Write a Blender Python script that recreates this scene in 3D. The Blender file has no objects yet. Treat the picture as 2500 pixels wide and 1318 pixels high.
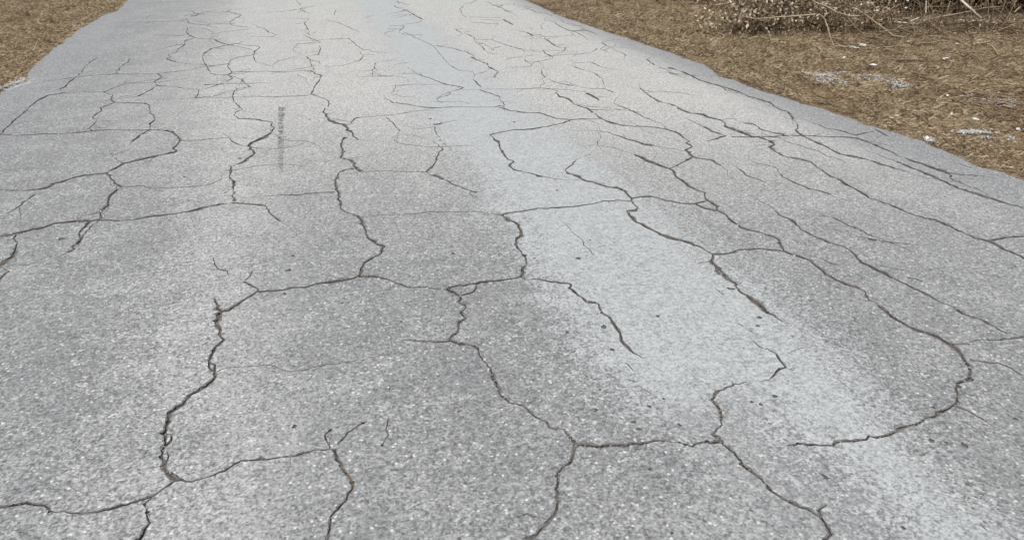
import bpy, math, random
import numpy as np
from mathutils import Vector, Matrix, noise
from mathutils.geometry import delaunay_2d_cdt

random.seed(7); np.random.seed(7)
R = math.radians
SC = bpy.context.scene
COL = SC.collection

# ------------------------------------------------------------------ camera
F_PX, CX, CY = 1889.0, 1250.0, 659.0          # the photograph is 2500 x 1318
CAM_H, PITCH, YAW = 1.6, R(25.7), R(16.0)
cd = bpy.data.cameras.new('camera'); cam = bpy.data.objects.new('camera', cd); COL.objects.link(cam)
cam.location = (0, 0, CAM_H); cam.rotation_euler = (R(90) - PITCH, 0, -YAW)
cd.sensor_width = 36.0; cd.lens = F_PX / 2500 * 36.0; cd.clip_start = 0.05; cd.clip_end = 3000
SC.camera = cam
SC.cycles.filter_width = 1.45

# ------------------------------------------------------------------ sky, sun, exposure (bright overcast)
SUN_EL, SUN_AZ = 66.0, 230.0                   # azimuth clockwise from +Y
w = bpy.data.worlds.new('World'); SC.world = w; w.use_nodes = True
nt = w.node_tree; nt.nodes.clear()
sky = nt.nodes.new('ShaderNodeTexSky'); sky.sky_type = 'NISHITA'; sky.sun_disc = False
sky.sun_elevation = R(SUN_EL); sky.sun_rotation = R(SUN_AZ)
sky.air_density = 1.0; sky.dust_density = 4.0; sky.ozone_density = 1.0
hs = nt.nodes.new('ShaderNodeHueSaturation'); hs.inputs['Saturation'].default_value = 0.22   # cloud cover: greyed sky
bg = nt.nodes.new('ShaderNodeBackground'); bg.inputs['Strength'].default_value = 0.15
wo = nt.nodes.new('ShaderNodeOutputWorld')
nt.links.new(sky.outputs[0], hs.inputs['Color']); nt.links.new(hs.outputs[0], bg.inputs['Color'])
nt.links.new(bg.outputs[0], wo.inputs['Surface'])
sd = bpy.data.lights.new('sun', 'SUN'); sun = bpy.data.objects.new('sun', sd); COL.objects.link(sun)
sd.energy = 1.5; sd.angle = R(14); sd.color = (1.0, 0.97, 0.93)
sdir = Vector((math.sin(R(SUN_AZ)) * math.cos(R(SUN_EL)), math.cos(R(SUN_AZ)) * math.cos(R(SUN_EL)), math.sin(R(SUN_EL))))
sun.rotation_euler = sdir.to_track_quat('Z', 'Y').to_euler(); sun.location = sdir * 30
SC.view_settings.view_transform = 'Standard'; SC.view_settings.look = 'None'
SC.view_settings.exposure = 0.45; SC.view_settings.gamma = 1.0; SC.view_settings.use_curve_mapping = False

# ------------------------------------------------------------------ pixel <-> ground
CR = Matrix.Rotation(-YAW, 3, 'Z') @ Matrix.Rotation(R(90) - PITCH, 3, 'X')
CRI = CR.transposed()
FWD = Vector((math.sin(YAW), math.cos(YAW), 0))
def ray(x, y): return CR @ Vector(((x - CX) / F_PX, -(y - CY) / F_PX, -1.0))
def ground(x, y, z=0.0):
    d = ray(x, y); t = (z - CAM_H) / d.z
    return Vector((d.x * t, d.y * t, z))
def at_depth(x, y, depth):                      # point of the pixel's ray on the upright plane `depth` metres ahead
    d = ray(x, y); t = depth / d.dot(FWD)
    return Vector((d.x * t, d.y * t, CAM_H + d.z * t))
def project(p):
    c = CRI @ (Vector(p) - Vector((0, 0, CAM_H)))
    return (CX + F_PX * c.x / -c.z, CY - F_PX * c.y / -c.z)
TILE = {}
for i, nme in enumerate('1234'):
    TILE['A' + nme] = (600 * i, 0, 700 / 2306); TILE['B' + nme] = (600 * i, 350, 700 / 2306); TILE['C' + nme] = (600 * i, 700, 700 / 1493)
TILE.update(D=(0, 0, 330 / 1740), E=(2080, 0, .168), F=(1680, 0, .168), G=(1900, 120, 600 / 2471), P=(0, 0, 1.0))
def px(t, pts):
    ox, oy, s = TILE[t]
    return [(ox + a * s, oy + b * s) for a, b in pts]

# ------------------------------------------------------------------ helpers
def tag(o, label=None, cat=None, group=None, kind=None):
    if label: o['label'] = label
    if cat: o['category'] = cat
    if group: o['group'] = group
    if kind: o['kind'] = kind
    return o
def link(name, me, mat=None, parent=None):
    o = bpy.data.objects.new(name, me); COL.objects.link(o)
    if mat and me and not me.materials: me.materials.append(mat)
    if parent: o.parent = parent; o.matrix_parent_inverse = parent.matrix_basis.inverted()
    return o
def mesh(name, v, f, smooth=False):
    me = bpy.data.meshes.new(name); me.from_pydata([tuple(p) for p in v], [], f)
    if smooth: me.polygons.foreach_set('use_smooth', [True] * len(me.polygons))
    me.update(); return me
def np_mesh(name, V, F, smooth=False):          # V (n,3), F (m,k) equal-sided faces
    V = np.asarray(V, dtype=np.float32); F = np.asarray(F, dtype=np.int32); k = F.shape[1]
    me = bpy.data.meshes.new(name); me.vertices.add(len(V)); me.vertices.foreach_set('co', V.ravel())
    me.loops.add(F.size); me.loops.foreach_set('vertex_index', F.ravel())
    me.polygons.add(len(F)); me.polygons.foreach_set('loop_start', np.arange(0, F.size, k, dtype=np.int32))
    me.polygons.foreach_set('loop_total', np.full(len(F), k, dtype=np.int32))
    if smooth: me.polygons.foreach_set('use_smooth', np.ones(len(F), dtype=bool))
    me.update(calc_edges=True); me.validate(); return me
def empty(name, loc):
    o = bpy.data.objects.new(name, None); COL.objects.link(o); o.location = loc; o.empty_display_size = .1
    bpy.context.view_layer.update(); return o
def nz(x, y=0.0, z=0.0): return noise.noise((x, y, z))
def tube(pts, rad, n=6, V=None, Fc=None, knob=0.0):
    V = [] if V is None else V; Fc = [] if Fc is None else Fc
    b = len(V); pts = [Vector(p) for p in pts]; m = len(pts)
    up = Vector((.31, .2, .93))
    for i, p in enumerate(pts):
        t = (pts[min(i + 1, m - 1)] - pts[max(i - 1, 0)]).normalized()
        a = t.cross(up)
        if a.length < .05: a = t.cross(Vector((1, 0, 0)))
        a.normalize(); c = t.cross(a)
        for k in range(n):
            an = 2 * math.pi * k / n
            r = rad[i] * (1 + knob * random.uniform(-1, 1))
            V.append(p + (a * math.cos(an) + c * math.sin(an)) * r)
    for i in range(m - 1):
        for k in range(n):
            Fc.append((b + i * n + k, b + i * n + (k + 1) % n, b + (i + 1) * n + (k + 1) % n, b + (i + 1) * n + k))
    Fc.append(tuple(b + k for k in reversed(range(n)))); Fc.append(tuple(b + (m - 1) * n + k for k in range(n)))
    return V, Fc

# ------------------------------------------------------------------ materials
class NT:
    def __init__(s, name):
        s.m = bpy.data.materials.new(name); s.m.use_nodes = True; s.t = s.m.node_tree; s.t.nodes.clear()
        s.out = s.t.nodes.new('ShaderNodeOutputMaterial'); s.b = s.t.nodes.new('ShaderNodeBsdfPrincipled')
        s.t.links.new(s.b.outputs[0], s.out.inputs['Surface'])
        s.co = s.t.nodes.new('ShaderNodeTexCoord').outputs['Object']
    def put(s, sock, v):
        if isinstance(v, bpy.types.NodeSocket): s.t.links.new(v, sock)
        elif isinstance(v, (tuple, list)) and len(v) == 3 and sock.type == 'RGBA': sock.default_value = (*v, 1)
        else: sock.default_value = v
    def noise(s, scale, detail=4, rough=.55, dist=0, co=None, typ='FBM'):
        n = s.t.nodes.new('ShaderNodeTexNoise'); s.put(n.inputs['Vector'], co or s.co)
        n.inputs['Scale'].default_value = scale; n.inputs['Detail'].default_value = detail
        n.inputs['Roughness'].default_value = rough; n.inputs['Distortion'].default_value = dist
        return n.outputs['Fac']
    def stretch(s, k):
        n = s.t.nodes.new('ShaderNodeVectorMath'); n.operation = 'MULTIPLY'; s.put(n.inputs[0], s.co); n.inputs[1].default_value = k; return n.outputs[0]
    def vor(s, scale, feat='F1', rnd=1.0, co=None):
        n = s.t.nodes.new('ShaderNodeTexVoronoi'); s.put(n.inputs['Vector'], co or s.co); n.feature = feat
        n.inputs['Scale'].default_value = scale; n.inputs['Randomness'].default_value = rnd
        return n
    def math(s, op, a, b=None, c=None, clamp=False):
        n = s.t.nodes.new('ShaderNodeMath'); n.operation = op; n.use_clamp = clamp
        s.put(n.inputs[0], a)
        if b is not None: s.put(n.inputs[1], b)
        if c is not None: s.put(n.inputs[2], c)
        return n.outputs[0]
    def ramp(s, v, lo, hi, a=0.0, b=1.0, smooth=True):
        n = s.t.nodes.new('ShaderNodeMapRange'); n.interpolation_type = 'SMOOTHSTEP' if smooth else 'LINEAR'
        s.put(n.inputs['Value'], v); s.put(n.inputs['From Min'], lo); s.put(n.inputs['From Max'], hi)
        s.put(n.inputs['To Min'], a); s.put(n.inputs['To Max'], b)
        return n.outputs['Result']
    def mix(s, f, a, b, mode='MIX'):
        n = s.t.nodes.new('ShaderNodeMix'); n.data_type = 'RGBA'; n.blend_type = mode; n.clamp_factor = True
        s.put(n.inputs[0], f); s.put(n.inputs[6], a); s.put(n.inputs[7], b)
        return n.outputs[2]
    def sep(s, v=None):
        n = s.t.nodes.new('ShaderNodeSeparateXYZ'); s.put(n.inputs[0], v or s.co); return n.outputs
    def island(s): return s.t.nodes.new('ShaderNodeNewGeometry').outputs['Random Per Island']
    def objrand(s): return s.t.nodes.new('ShaderNodeObjectInfo').outputs['Random']
    def cramp(s, v, stops):
        n = s.t.nodes.new('ShaderNodeValToRGB'); s.put(n.inputs[0], v); e = n.color_ramp.elements
        while len(e) < len(stops): e.new(.5)
        for k, (p, c) in enumerate(stops): e[k].position = p; e[k].color = (*c, 1)
        return n.outputs[0]
    def bump(s, h, dist, strength=1.0, prev=None):
        n = s.t.nodes.new('ShaderNodeBump'); n.inputs['Distance'].default_value = dist; n.inputs['Strength'].default_value = strength
        s.put(n.inputs['Height'], h)
        if prev is not None: s.put(n.inputs['Normal'], prev)
        return n.outputs[0]
    def done(s, col, rough=.8, spec=.3, normal=None):
        s.put(s.b.inputs['Base Color'], col); s.put(s.b.inputs['Roughness'], rough)
        s.put(s.b.inputs['Specular IOR Level'], spec)
        if normal is not None: s.put(s.b.inputs['Normal'], normal)
        return s.m

def road_material():
    s = NT('weathered_asphalt'); X, Y, Z = s.sep()
    big = s.noise(.75, 3, .5); mid = s.noise(3.2, 5, .68); fin = s.noise(14, 5, .7); grit = s.noise(70, 3, .7)
    # aggregate: chips of mixed size and the binder between them
    v1 = s.vor(185); v2 = s.vor(82); v3 = s.vor(125)
    r1 = s.sep(v1.outputs['Color'])[0]; r2 = s.sep(v2.outputs['Color'])[1]; r3 = s.sep(v3.outputs['Color'])[2]
    chip = s.math('ADD', s.math('MULTIPLY', r1, .30), s.math('ADD', s.math('MULTIPLY', r3, .42), s.math('MULTIPLY', grit, .43)))
    chip = s.math('ADD', chip, s.math('MULTIPLY', s.math('SUBTRACT', r2, .5), .14))
    clump = s.math('SUBTRACT', s.noise(44, 4, .75), .5)
    chip2 = s.math('ADD', chip, s.math('MULTIPLY', clump, 1.15))
    dith = s.math('SUBTRACT', chip2, .57)
    along = s.noise(1.0, 4, .65, co=s.stretch((9, .55, 1)))              # streaks that run with the traffic
    mid = s.math('ADD', mid, s.math('MULTIPLY', dith, .14))
    # lateral position, wobbling a little along the road
    xw = s.math('ADD', X, s.math('MULTIPLY', s.math('SUBTRACT', mid, .5), .3))
    xw = s.math('ADD', xw, s.math('MULTIPLY', s.math('SUBTRACT', fin, .5), .45))
    xw = s.math('ADD', xw, s.math('MULTIPLY', s.math('SUBTRACT', along, .5), .5))
    xw = s.math('ADD', xw, s.math('MULTIPLY', dith, .22))
    far = s.ramp(Y, 4.5, 13.0)
    left = s.math('MULTIPLY_ADD', far, .25, 1.05)
    band = s.math('MULTIPLY', s.ramp(s.math('SUBTRACT', xw, left), -.17, .13), s.ramp(s.math('ADD', s.math('SUBTRACT', xw, s.math('MULTIPLY', dith, .44)), s.ramp(Y, 1.3, 2.3, .16, 0)), 1.80, 2.08, 1, 0))
    # the worn wheel path breaks up near the bottom of the picture
    brk = s.math('MULTIPLY', s.ramp(Y, 1.75, 2.15, 1, 0), s.ramp(s.math('SUBTRACT', xw, 1.5), -.12, .12, 1, 0))
    band = s.math('MULTIPLY', band, s.math('SUBTRACT', 1.0, s.math('MULTIPLY', brk, .75)))
    wear = s.math('MULTIPLY', s.ramp(s.math('ADD', fin, s.math('MULTIPLY', dith, .3)), .30, .55), .28)
    band = s.math('MULTIPLY', band, s.math('ADD', .68, wear), clamp=True)
    ltrack = s.math('MULTIPLY', s.ramp(s.math('ABSOLUTE', s.math('ADD', xw, .40)), .05, .50, 1, 0), s.ramp(mid, .25, .52))
    warm = s.math('MULTIPLY', s.ramp(s.math('ADD', Y, s.math('MULTIPLY', X, .35)), 3.0, 7.6), s.math('MULTIPLY', s.ramp(xw, -2.2, .6), s.ramp(xw, 3.6, 4.3, 1, 0)))
    edge = s.math('MAXIMUM', s.ramp(xw, 3.7, 4.15), s.ramp(xw, -1.9, -2.4))
    col = s.mix(s.ramp(big, .35, .65), (.158, .1615, .1625), (.172, .1755, .1755))
    col = s.mix(s.math('MULTIPLY', s.ramp(mid, .46, .66), .5), col, (.225, .229, .227))
    col = s.mix(s.math('MULTIPLY', s.ramp(mid, .5, .34), .25), col, (.130, .1325, .135))
    pale = s.math('MULTIPLY', s.ramp(s.math('ADD', fin, s.math('MULTIPLY', dith, .16)), .53, .66), s.ramp(s.noise(2.6, 3, .6), .36, .56))
    col = s.mix(s.math('MULTIPLY', pale, .8), col, (.255, .26, .257))
    col = s.mix(s.math('MULTIPLY', s.ramp(s.math('ADD', s.noise(9.0, 4, .7), s.math('MULTIPLY', dith, .16)), .47, .36), .35), col, (.115, .1175, .12))
    col = s.mix(s.math('MULTIPLY', ltrack, .62), col, (.27, .274, .268))
    col = s.mix(s.math('MULTIPLY', warm, .8), col, (.335, .333, .318))
    col = s.mix(s.math('MULTIPLY', edge, .5), col, (.176, .180, .184))
    gain = s.ramp(chip2, .10, 1.05, .36, 1.80, smooth=False)
    colg = s.mix(1.0, col, gain, 'MULTIPLY')
    bright = s.math('MULTIPLY', s.ramp(r2, .93, .97), s.ramp(v2.outputs['Distance'], .50, .30))
    colg = s.mix(s.math('MULTIPLY', bright, .75), colg, (.56, .56, .54))
    pit = s.math('MULTIPLY', s.ramp(r2, .10, .06), s.ramp(v2.outputs['Distance'], .55, .35))
    colg = s.mix(s.math('MULTIPLY', pit, .55), colg, (.09, .09, .092))
    # the worn, polished track: binder gone, fines packed flush, dark pits left
    bc = s.mix(s.ramp(fin, .3, .7), (.288, .302, .304), (.331, .345, .347))
    bc = s.mix(1.0, bc, s.ramp(chip2, .10, 1.05, .66, 1.32, smooth=False), 'MULTIPLY')
    sp = s.noise(46, 3, .6, co=None); spots = s.math('MULTIPLY', s.ramp(sp, .565, .63), s.ramp(s.noise(7, 2, .5), .38, .58))
    bc = s.mix(s.math('MULTIPLY', spots, .62), bc, (.17, .165, .155))
    col = s.mix(band, colg, bc)
    # dark specks that gather in weathered patches elsewhere
    ds = s.math('MULTIPLY', s.ramp(sp, .55, .64), s.ramp(s.noise(2.4, 3, .6), .46, .6))
    col = s.mix(s.math('MULTIPLY', ds, .5), col, (.11, .11, .112))
    h = s.math('ADD', s.math('MULTIPLY', s.math('SUBTRACT', 1.0, v1.outputs['Distance']), .6), grit)
    amt = s.ramp(band, 0, 1, 1.0, .35)
    n = s.bump(s.math('MULTIPLY', h, amt), .0016, .7)
    n = s.bump(fin, .004, .5, n)
    return s.done(col, s.ramp(band, 0, 1, .74, .6), .38, n)
def crack_material():
    s = NT('crack_dirt'); n = s.noise(34, 3, .6); m = s.noise(5.0, 2, .5)
    c = s.mix(s.ramp(n, .38, .62), (.07, .067, .065), (.125, .118, .11))
    c = s.mix(s.math('MULTIPLY', s.ramp(n, .50, .60), s.ramp(m, .46, .58)), c, (.135, .086, .05))
    return s.done(c, .95, .1, s.bump(n, .004, .6))
def lip_material():
    s = NT('crumbled_crack_lip'); n = s.noise(90, 4, .7); v = s.vor(170)
    c = s.mix(s.ramp(s.math('ADD', s.math('MULTIPLY', n, .7), s.math('MULTIPLY', s.sep(v.outputs['Color'])[0], .3)), .32, .62), (.08, .079, .078), (.185, .183, .178))
    return s.done(c, .95, .1, s.bump(n, .004, .7))
def ground_material():
    s = NT('soil_and_thatch'); a = s.noise(1.1, 4, .6); b = s.noise(22, 5, .65, 1.5); c = s.noise(120, 3, .7)
    col = s.mix(s.ramp(a, .35, .65), (.13, .09, .052), (.215, .162, .10))
    col = s.mix(1.0, col, s.ramp(s.math('ADD', s.math('MULTIPLY', b, .6), s.math('MULTIPLY', c, .4)), .25, .75, .45, 1.45), 'MULTIPLY')
    return s.done(col, .95, .1, s.bump(s.math('ADD', b, s.math('MULTIPLY', c, .4)), .02, .7))
def straw_material(name, stops, patch=None, rough=.85):
    s = NT(name); c = s.cramp(s.island(), stops)
    if patch: c = s.mix(s.math('MULTIPLY', s.ramp(s.noise(2.1, 5, .7), .48, .62), .62), c, patch)
    return s.done(c, rough, .15)
def bark_material(name, a, b):
    s = NT(name); r = s.objrand(); n = s.noise(60, 4, .6, co=None)
    c = s.mix(s.ramp(n, .35, .65), a, b)
    c = s.mix(1.0, c, s.ramp(r, 0, 1, .8, 1.15, smooth=False), 'MULTIPLY')
    return s.done(c, .8, .2, s.bump(n, .003, .6))
def chip_material(name, stops, rough=.7):
    s = NT(name); return s.done(s.cramp(s.island(), stops), rough, .3)
def paper_material():
    s = NT('dirty_white_scrap'); n = s.noise(25, 4, .6)
    return s.done(s.mix(s.ramp(n, .42, .72), (.60, .60, .59), (.36, .32, .27)), .6, .3)
def rubber_material(name, lo, hi):
    s = NT(name); n = s.noise(130, 4, .7)
    s.put(s.b.inputs['Alpha'], s.ramp(s.math('ADD', s.math('MULTIPLY', n, .6), s.math('MULTIPLY', s.noise(28, 3, .6), .4)), lo, hi))
    return s.done(s.mix(s.ramp(n, .4, .62), (.1, .1, .103), (.14, .14, .142)), .85, .15)

M_LIP = lip_material(); M_PIT = chip_material('pit_dirt', [(0, (.075, .074, .073)), (1, (.11, .107, .10))], .95); M_ROAD = road_material(); M_CRACK = crack_material(); M_GROUND = ground_material(); M_RUBBER = rubber_material('rubber_smear', .40, .72); M_STREAK = rubber_material('faint_rubber', .46, .66); M_PAPER = paper_material()
M_STONE = chip_material('pale_aggregate', [(0, (.18, .182, .18)), (.6, (.28, .282, .276)), (1, (.5, .5, .485))])
M_GRIT = chip_material('pale_grit', [(0, (.24, .24, .24)), (.5, (.34, .345, .35)), (1, (.52, .53, .54))])
M_CGRIT = chip_material('crack_grit', [(0, (.07, .065, .06)), (.4, (.15, .12, .09)), (.75, (.2, .195, .19)), (1, (.36, .35, .33))], .9)
M_CRUMB = chip_material('asphalt_crumbs', [(0, (.1, .1, .1)), (.6, (.22, .22, .22)), (1, (.42, .41, .39))])
M_STRAW = straw_material('dry_grass', [(0, (.195, .143, .086)), (.35, (.275, .215, .136)), (.75, (.335, .268, .176)), (1, (.45, .38, .285))], (.13, .089, .052))
M_LITTER = straw_material('dead_leaves', [(0, (.06, .036, .02)), (.5, (.13, .085, .045)), (1, (.27, .2, .125))])
M_LEAF = straw_material('dry_tan_leaves', [(0, (.11, .072, .04)), (.35, (.27, .205, .125)), (.75, (.43, .345, .24)), (1, (.66, .59, .49))], rough=.55)
M_SHADELEAF = straw_material('bramble_leaves_painted_shade', [(0, (.018, .0095, .005)), (.75, (.036, .021, .012)), (1, (.10, .066, .04))])  # dead brown leaves, darkened: the brush hollow's shade is put into their colour
M_TWIG = straw_material('dry_twigs', [(0, (.05, .03, .017)), (.55, (.14, .10, .06)), (1, (.33, .265, .185))])
M_BARK = bark_material('tan_bark', (.26, .2, .135), (.36, .295, .21))
M_PALEBARK = bark_material('stripped_pale_wood', (.5, .45, .37), (.64, .6, .53))
M_DARKBARK = bark_material('dark_bark', (.085, .055, .032), (.15, .105, .064))

# ------------------------------------------------------------------ road outline
rp = px('A3', [(260, 0), (400, 60), (520, 120), (700, 180), (930, 260), (1140, 325), (1290, 380), (1480, 440), (1600, 490), (1750, 540), (1830, 620), (1930, 640), (2060, 695), (2200, 745)]) \
   + px('A4', [(0, 662), (130, 705), (250, 750), (400, 795), (520, 835), (680, 870), (760, 910), (900, 950), (1060, 1010), (1250, 1065), (1350, 1095), (1500, 1140), (1620, 1195), (1750, 1250), (1880, 1315)]) \
   + px('B4', [(1640, 50), (1760, 100), (1880, 165), (2000, 205), (2150, 240), (2306, 305)])
lp = px('D', [(1640, 0), (1520, 140), (1350, 190), (1150, 310), (1000, 390), (880, 490), (680, 640), (520, 780), (390, 880), (350, 980), (345, 1060), (80, 1150), (0, 1210)])
rg = sorted([(ground(*p).y, ground(*p).x) for p in rp]); lg = sorted([(ground(*p).y, ground(*p).x) for p in lp])
def extend(g, near_y, far_y):
    x0 = np.mean([b for a, b in g[:4]]); x1 = g[-1][1]
    sl = (g[-1][1] - g[len(g) // 2][1]) / (g[-1][0] - g[len(g) // 2][0])
    sl = max(-.06, min(.06, sl))
    pts = [(near_y, x0)] + ([(g[0][0] - 1.5, x0)] if g[0][0] - 1.5 > near_y else []) + g
    y = g[-1][0]; x = x1
    while y < far_y: y += 2.0; x += sl * 2.0; sl *= .9; pts.append((y, x))
    return pts
rg = extend(rg, -8, 90); lg = extend(lg, -8, 90)
RY, RX = np.array([a for a, b in rg]), np.array([b for a, b in rg]); LY, LX = np.array([a for a, b in lg]), np.array([b for a, b in lg])
def rag(y, sd): return .026 * nz(y * 3.1, sd) + .034 * nz(y * 10, sd + 5) + .022 * nz(y * 27, sd + 9)
def edge_right(y): return float(np.interp(y, RY, RX)) + rag(y, 1.0)
def edge_left(y): return float(np.interp(y, LY, LX)) + rag(y, 40.0)
ys = list(np.arange(-8, 1, .2)) + list(np.arange(1, 16, .045)) + list(np.arange(16, 90, 1.2))
outline = [(edge_right(y), y) for y in ys] + [(edge_left(y), y) for y in reversed(ys)]

# ------------------------------------------------------------------ cracks traced off the road surface: (tile, width, points), '+' continues the crack before it
T = []
def c(tile, wd, *pts): T.append((wd, px(tile, pts)))
def k(tile, *pts): T[-1] = (T[-1][0], T[-1][1] + px(tile, pts))
# far left
c('A1', 8, (0, 1085), (45, 1040), (130, 955), (170, 920), (215, 890), (250, 845), (305, 808), (395, 765), (470, 755), (520, 745))
c('A1', 4, (520, 745), (600, 742), (720, 742), (835, 742))
c('A1', 8, (480, 720), (530, 690), (565, 655), (620, 615), (660, 580), (685, 535), (730, 500), (760, 480))
c('A1', 4, (480, 640), (640, 618), (780, 607), (930, 595), (1060, 598), (1270, 592), (1400, 580), (1530, 565), (1600, 545))
c('A1', 7, (950, 593), (930, 580), (965, 550), (990, 520), (1030, 500), (1045, 470))
c('A1', 9, (1270, 592), (1305, 620), (1240, 660), (1265, 695), (1150, 755), (1110, 775))
c('A1', 7, (1265, 690), (1400, 697), (1480, 712), (1600, 720), (1600, 750), (1570, 785), (1620, 785))
c('A1', 10, (835, 742), (905, 770), (885, 805), (925, 825), (870, 845), (805, 870), (815, 890), (740, 945), (775, 965), (755, 1000), (715, 1035), (740, 1055), (810, 1050))
c('A1', 6, (835, 742), (890, 720), (960, 690), (1000, 680))
c('A1', 10, (925, 825), (1040, 828), (1165, 832), (1200, 850), (1210, 910), (1245, 940), (1240, 970), (1200, 995), (1210, 1035))
c('A1', 7, (1210, 1040), (1130, 1085), (1100, 1110), (1060, 1140))
c('A1', 5, (0, 1080), (150, 1090), (340, 1080), (560, 1072), (740, 1055), (860, 1045), (1000, 1045), (1150, 1050), (1210, 1045), (1330, 1050))
c('A1', 10, (1330, 1050), (1390, 1060), (1430, 1100), (1450, 1135), (1430, 1165), (1395, 1190), (1420, 1220)); k('B1', (1270, 100), (1130, 130), (990, 160), (945, 190), (850, 240))
c('A1', 4, (1450, 1132), (1600, 1130), (1720, 1115), (1800, 1110))
c('A1', 6, (1850, 1115), (1865, 1140), (1930, 1165))
c('A1', 7, (1500, 150), (1520, 185), (1580, 200), (1640, 205))
c('A1', 3, (960, 185), (1200, 180), (1330, 175), (1490, 170))
c('A1', 6, (1540, 95), (1600, 118), (1580, 130), (1530, 140))
c('A1', 8, (1510, 225), (1500, 265), (1530, 290), (1570, 305), (1640, 315), (1715, 315), (1770, 345), (1850, 365), (1950, 382))
c('A1', 9, (1560, 308), (1485, 330), (1485, 360), (1430, 400), (1420, 420), (1355, 440), (1375, 460), (1335, 475), (1410, 498))
c('A1', 9, (1800, 370), (1700, 395), (1645, 430), (1630, 460), (1640, 500), (1665, 545), (1700, 595), (1740, 605), (1830, 605))
c('A1', 9, (1850, 490), (1835, 530), (1850, 565), (1865, 585), (1835, 605), (1870, 632), (1800, 665), (1740, 690), (1650, 715))
c('A1', 4, (1865, 585), (2000, 578), (2150, 575), (2300, 578), (2490, 570))
c('A1', 12, (1945, 640), (1970, 670), (2010, 700), (1910, 715), (1880, 750), (1870, 790), (1885, 820), (1950, 880), (1890, 905), (1890, 930), (1920, 955))
c('A1', 6, (1920, 955), (2060, 960), (2190, 985))
c('A1', 11, (2190, 985), (2180, 1010), (2205, 1030), (2190, 1060), (2120, 1105), (2060, 1130), (1995, 1170), (2030, 1210), (2045, 1240)); k('B1', (1980, 130), (1940, 160), (1860, 185), (1865, 220), (1835, 270), (1880, 310), (1870, 350), (1885, 380), (1868, 420), (1890, 470))
c('A1', 6, (1830, 95), (1940, 125), (1890, 150), (1845, 185), (1870, 205))
c('A1', 8, (2130, 235), (2165, 265))
c('A1', 8, (2090, 385), (2045, 420), (2040, 460), (2060, 500))
c('A1', 4, (900, 1240), (940, 1290), (990, 1310))
c('A1', 3, (1250, 800), (1420, 795), (1560, 790), (1700, 788), (2000, 780), (2300, 775))
c('A1', 7, (1640, 683), (1695, 683))
# far middle
c('A2', 8, (480, 178), (473, 195), (490, 220), (510, 265))
c('A2', 6, (490, 295), (540, 315), (600, 340)); c('A2', 4, (600, 345), (420, 355), (405, 370), (390, 385))
c('A2', 7, (595, 370), (600, 405), (585, 440), (490, 455))
c('A2', 10, (485, 455), (515, 480), (520, 510), (535, 530), (550, 565))
c('A2', 11, (520, 570), (560, 595), (610, 607), (590, 650), (555, 690), (550, 725), (520, 755), (570, 772), (640, 800), (670, 825), (665, 860))
c('A2', 11, (640, 870), (630, 905), (660, 950), (670, 970), (730, 990), (800, 1010), (820, 1045), (855, 1065), (860, 1090), (905, 1125))
c('A2', 5, (520, 765), (440, 775), (250, 778))
c('A2', 7, (800, 1005), (850, 995), (870, 955), (910, 945)); c('A2', 4, (910, 945), (1030, 938), (1150, 925), (1260, 915), (1350, 895), (1450, 885), (1520, 870), (1700, 860), (1850, 862), (2010, 862))
c('A2', 7, (1110, 760), (1130, 800), (1185, 828), (1300, 840), (1420, 862), (1540, 872))
c('A2', 6, (1175, 745), (1205, 710), (1210, 690), (1280, 685))
c('A2', 8, (1040, 510), (1035, 545), (1020, 570), (1020, 610)); c('A2', 3, (860, 615), (1020, 615), (1180, 617))
c('A2', 4, (640, 160), (760, 190), (850, 230), (920, 265))
c('A2', 6, (670, 318), (820, 312), (870, 345), (910, 380), (940, 400), (970, 402)); c('A2', 8, (920, 420), (950, 455), (930, 475), (910, 490))
c('A2', 7, (1190, 45), (1220, 65), (1300, 90), (1370, 130), (1415, 155))
c('A2', 6, (1235, 248), (1275, 225), (1265, 205))
c('A2', 5, (1270, 262), (1330, 285), (1350, 300), (1430, 335), (1510, 370), (1540, 410), (1590, 470), (1640, 525), (1720, 570))
c('A2', 6, (1530, 370), (1640, 385), (1760, 415), (1820, 440), (1850, 490))
c('A2', 8, (1810, 460), (1850, 480), (1940, 515), (1950, 540), (2030, 578), (2005, 610), (2005, 625))
c('A2', 7, (1780, 275), (1840, 310), (1840, 330)); c('A2', 8, (1870, 358), (1900, 370), (1920, 405)); c('A2', 6, (1680, 235), (1725, 260))
c('A2', 7, (1390, 600), (1480, 630), (1590, 675), (1640, 685), (1750, 705), (1720, 720), (1650, 740), (1630, 765), (1605, 775))
c('A2', 9, (1830, 640), (1860, 665), (1890, 700))
c('A2', 8, (1880, 725), (1960, 750), (2040, 780), (2050, 810), (2070, 835), (2080, 858), (2045, 850), (2010, 862))
c('A2', 8, (1960, 1085), (2030, 1145), (2050, 1205)); k('B3', (60, 20), (100, 95), (170, 150), (150, 165), (165, 205), (230, 225), (310, 240), (350, 255), (420, 268))
c('A2', 5, (1130, 945), (1180, 990), (1240, 1055))
c('B2', 8, (1580, 40), (1540, 110), (1510, 180), (1455, 225))
c('A2', 4, (1300, 1165), (1500, 1185), (1700, 1175), (1860, 1170))
c('A2', 13, (800, 1105), (780, 1125), (765, 1175), (780, 1210), (770, 1265)); k('B2', (850, 140), (870, 180), (900, 210), (930, 228))
c('A2', 5, (1520, 1020), (1535, 1085)); c('A2', 5, (1510, 1005), (1580, 990))
for a in (((425, 25), (440, 45)), ((440, 80), (480, 100)), ((720, 85), (715, 110)), ((1215, 10), (1235, 35)), ((1720, 70), (1740, 115)), ((2050, 60), (2085, 85)), ((2070, 160), (2145, 200)), ((1900, 185), (1925, 190))): c('A2', 6, *a)
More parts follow.
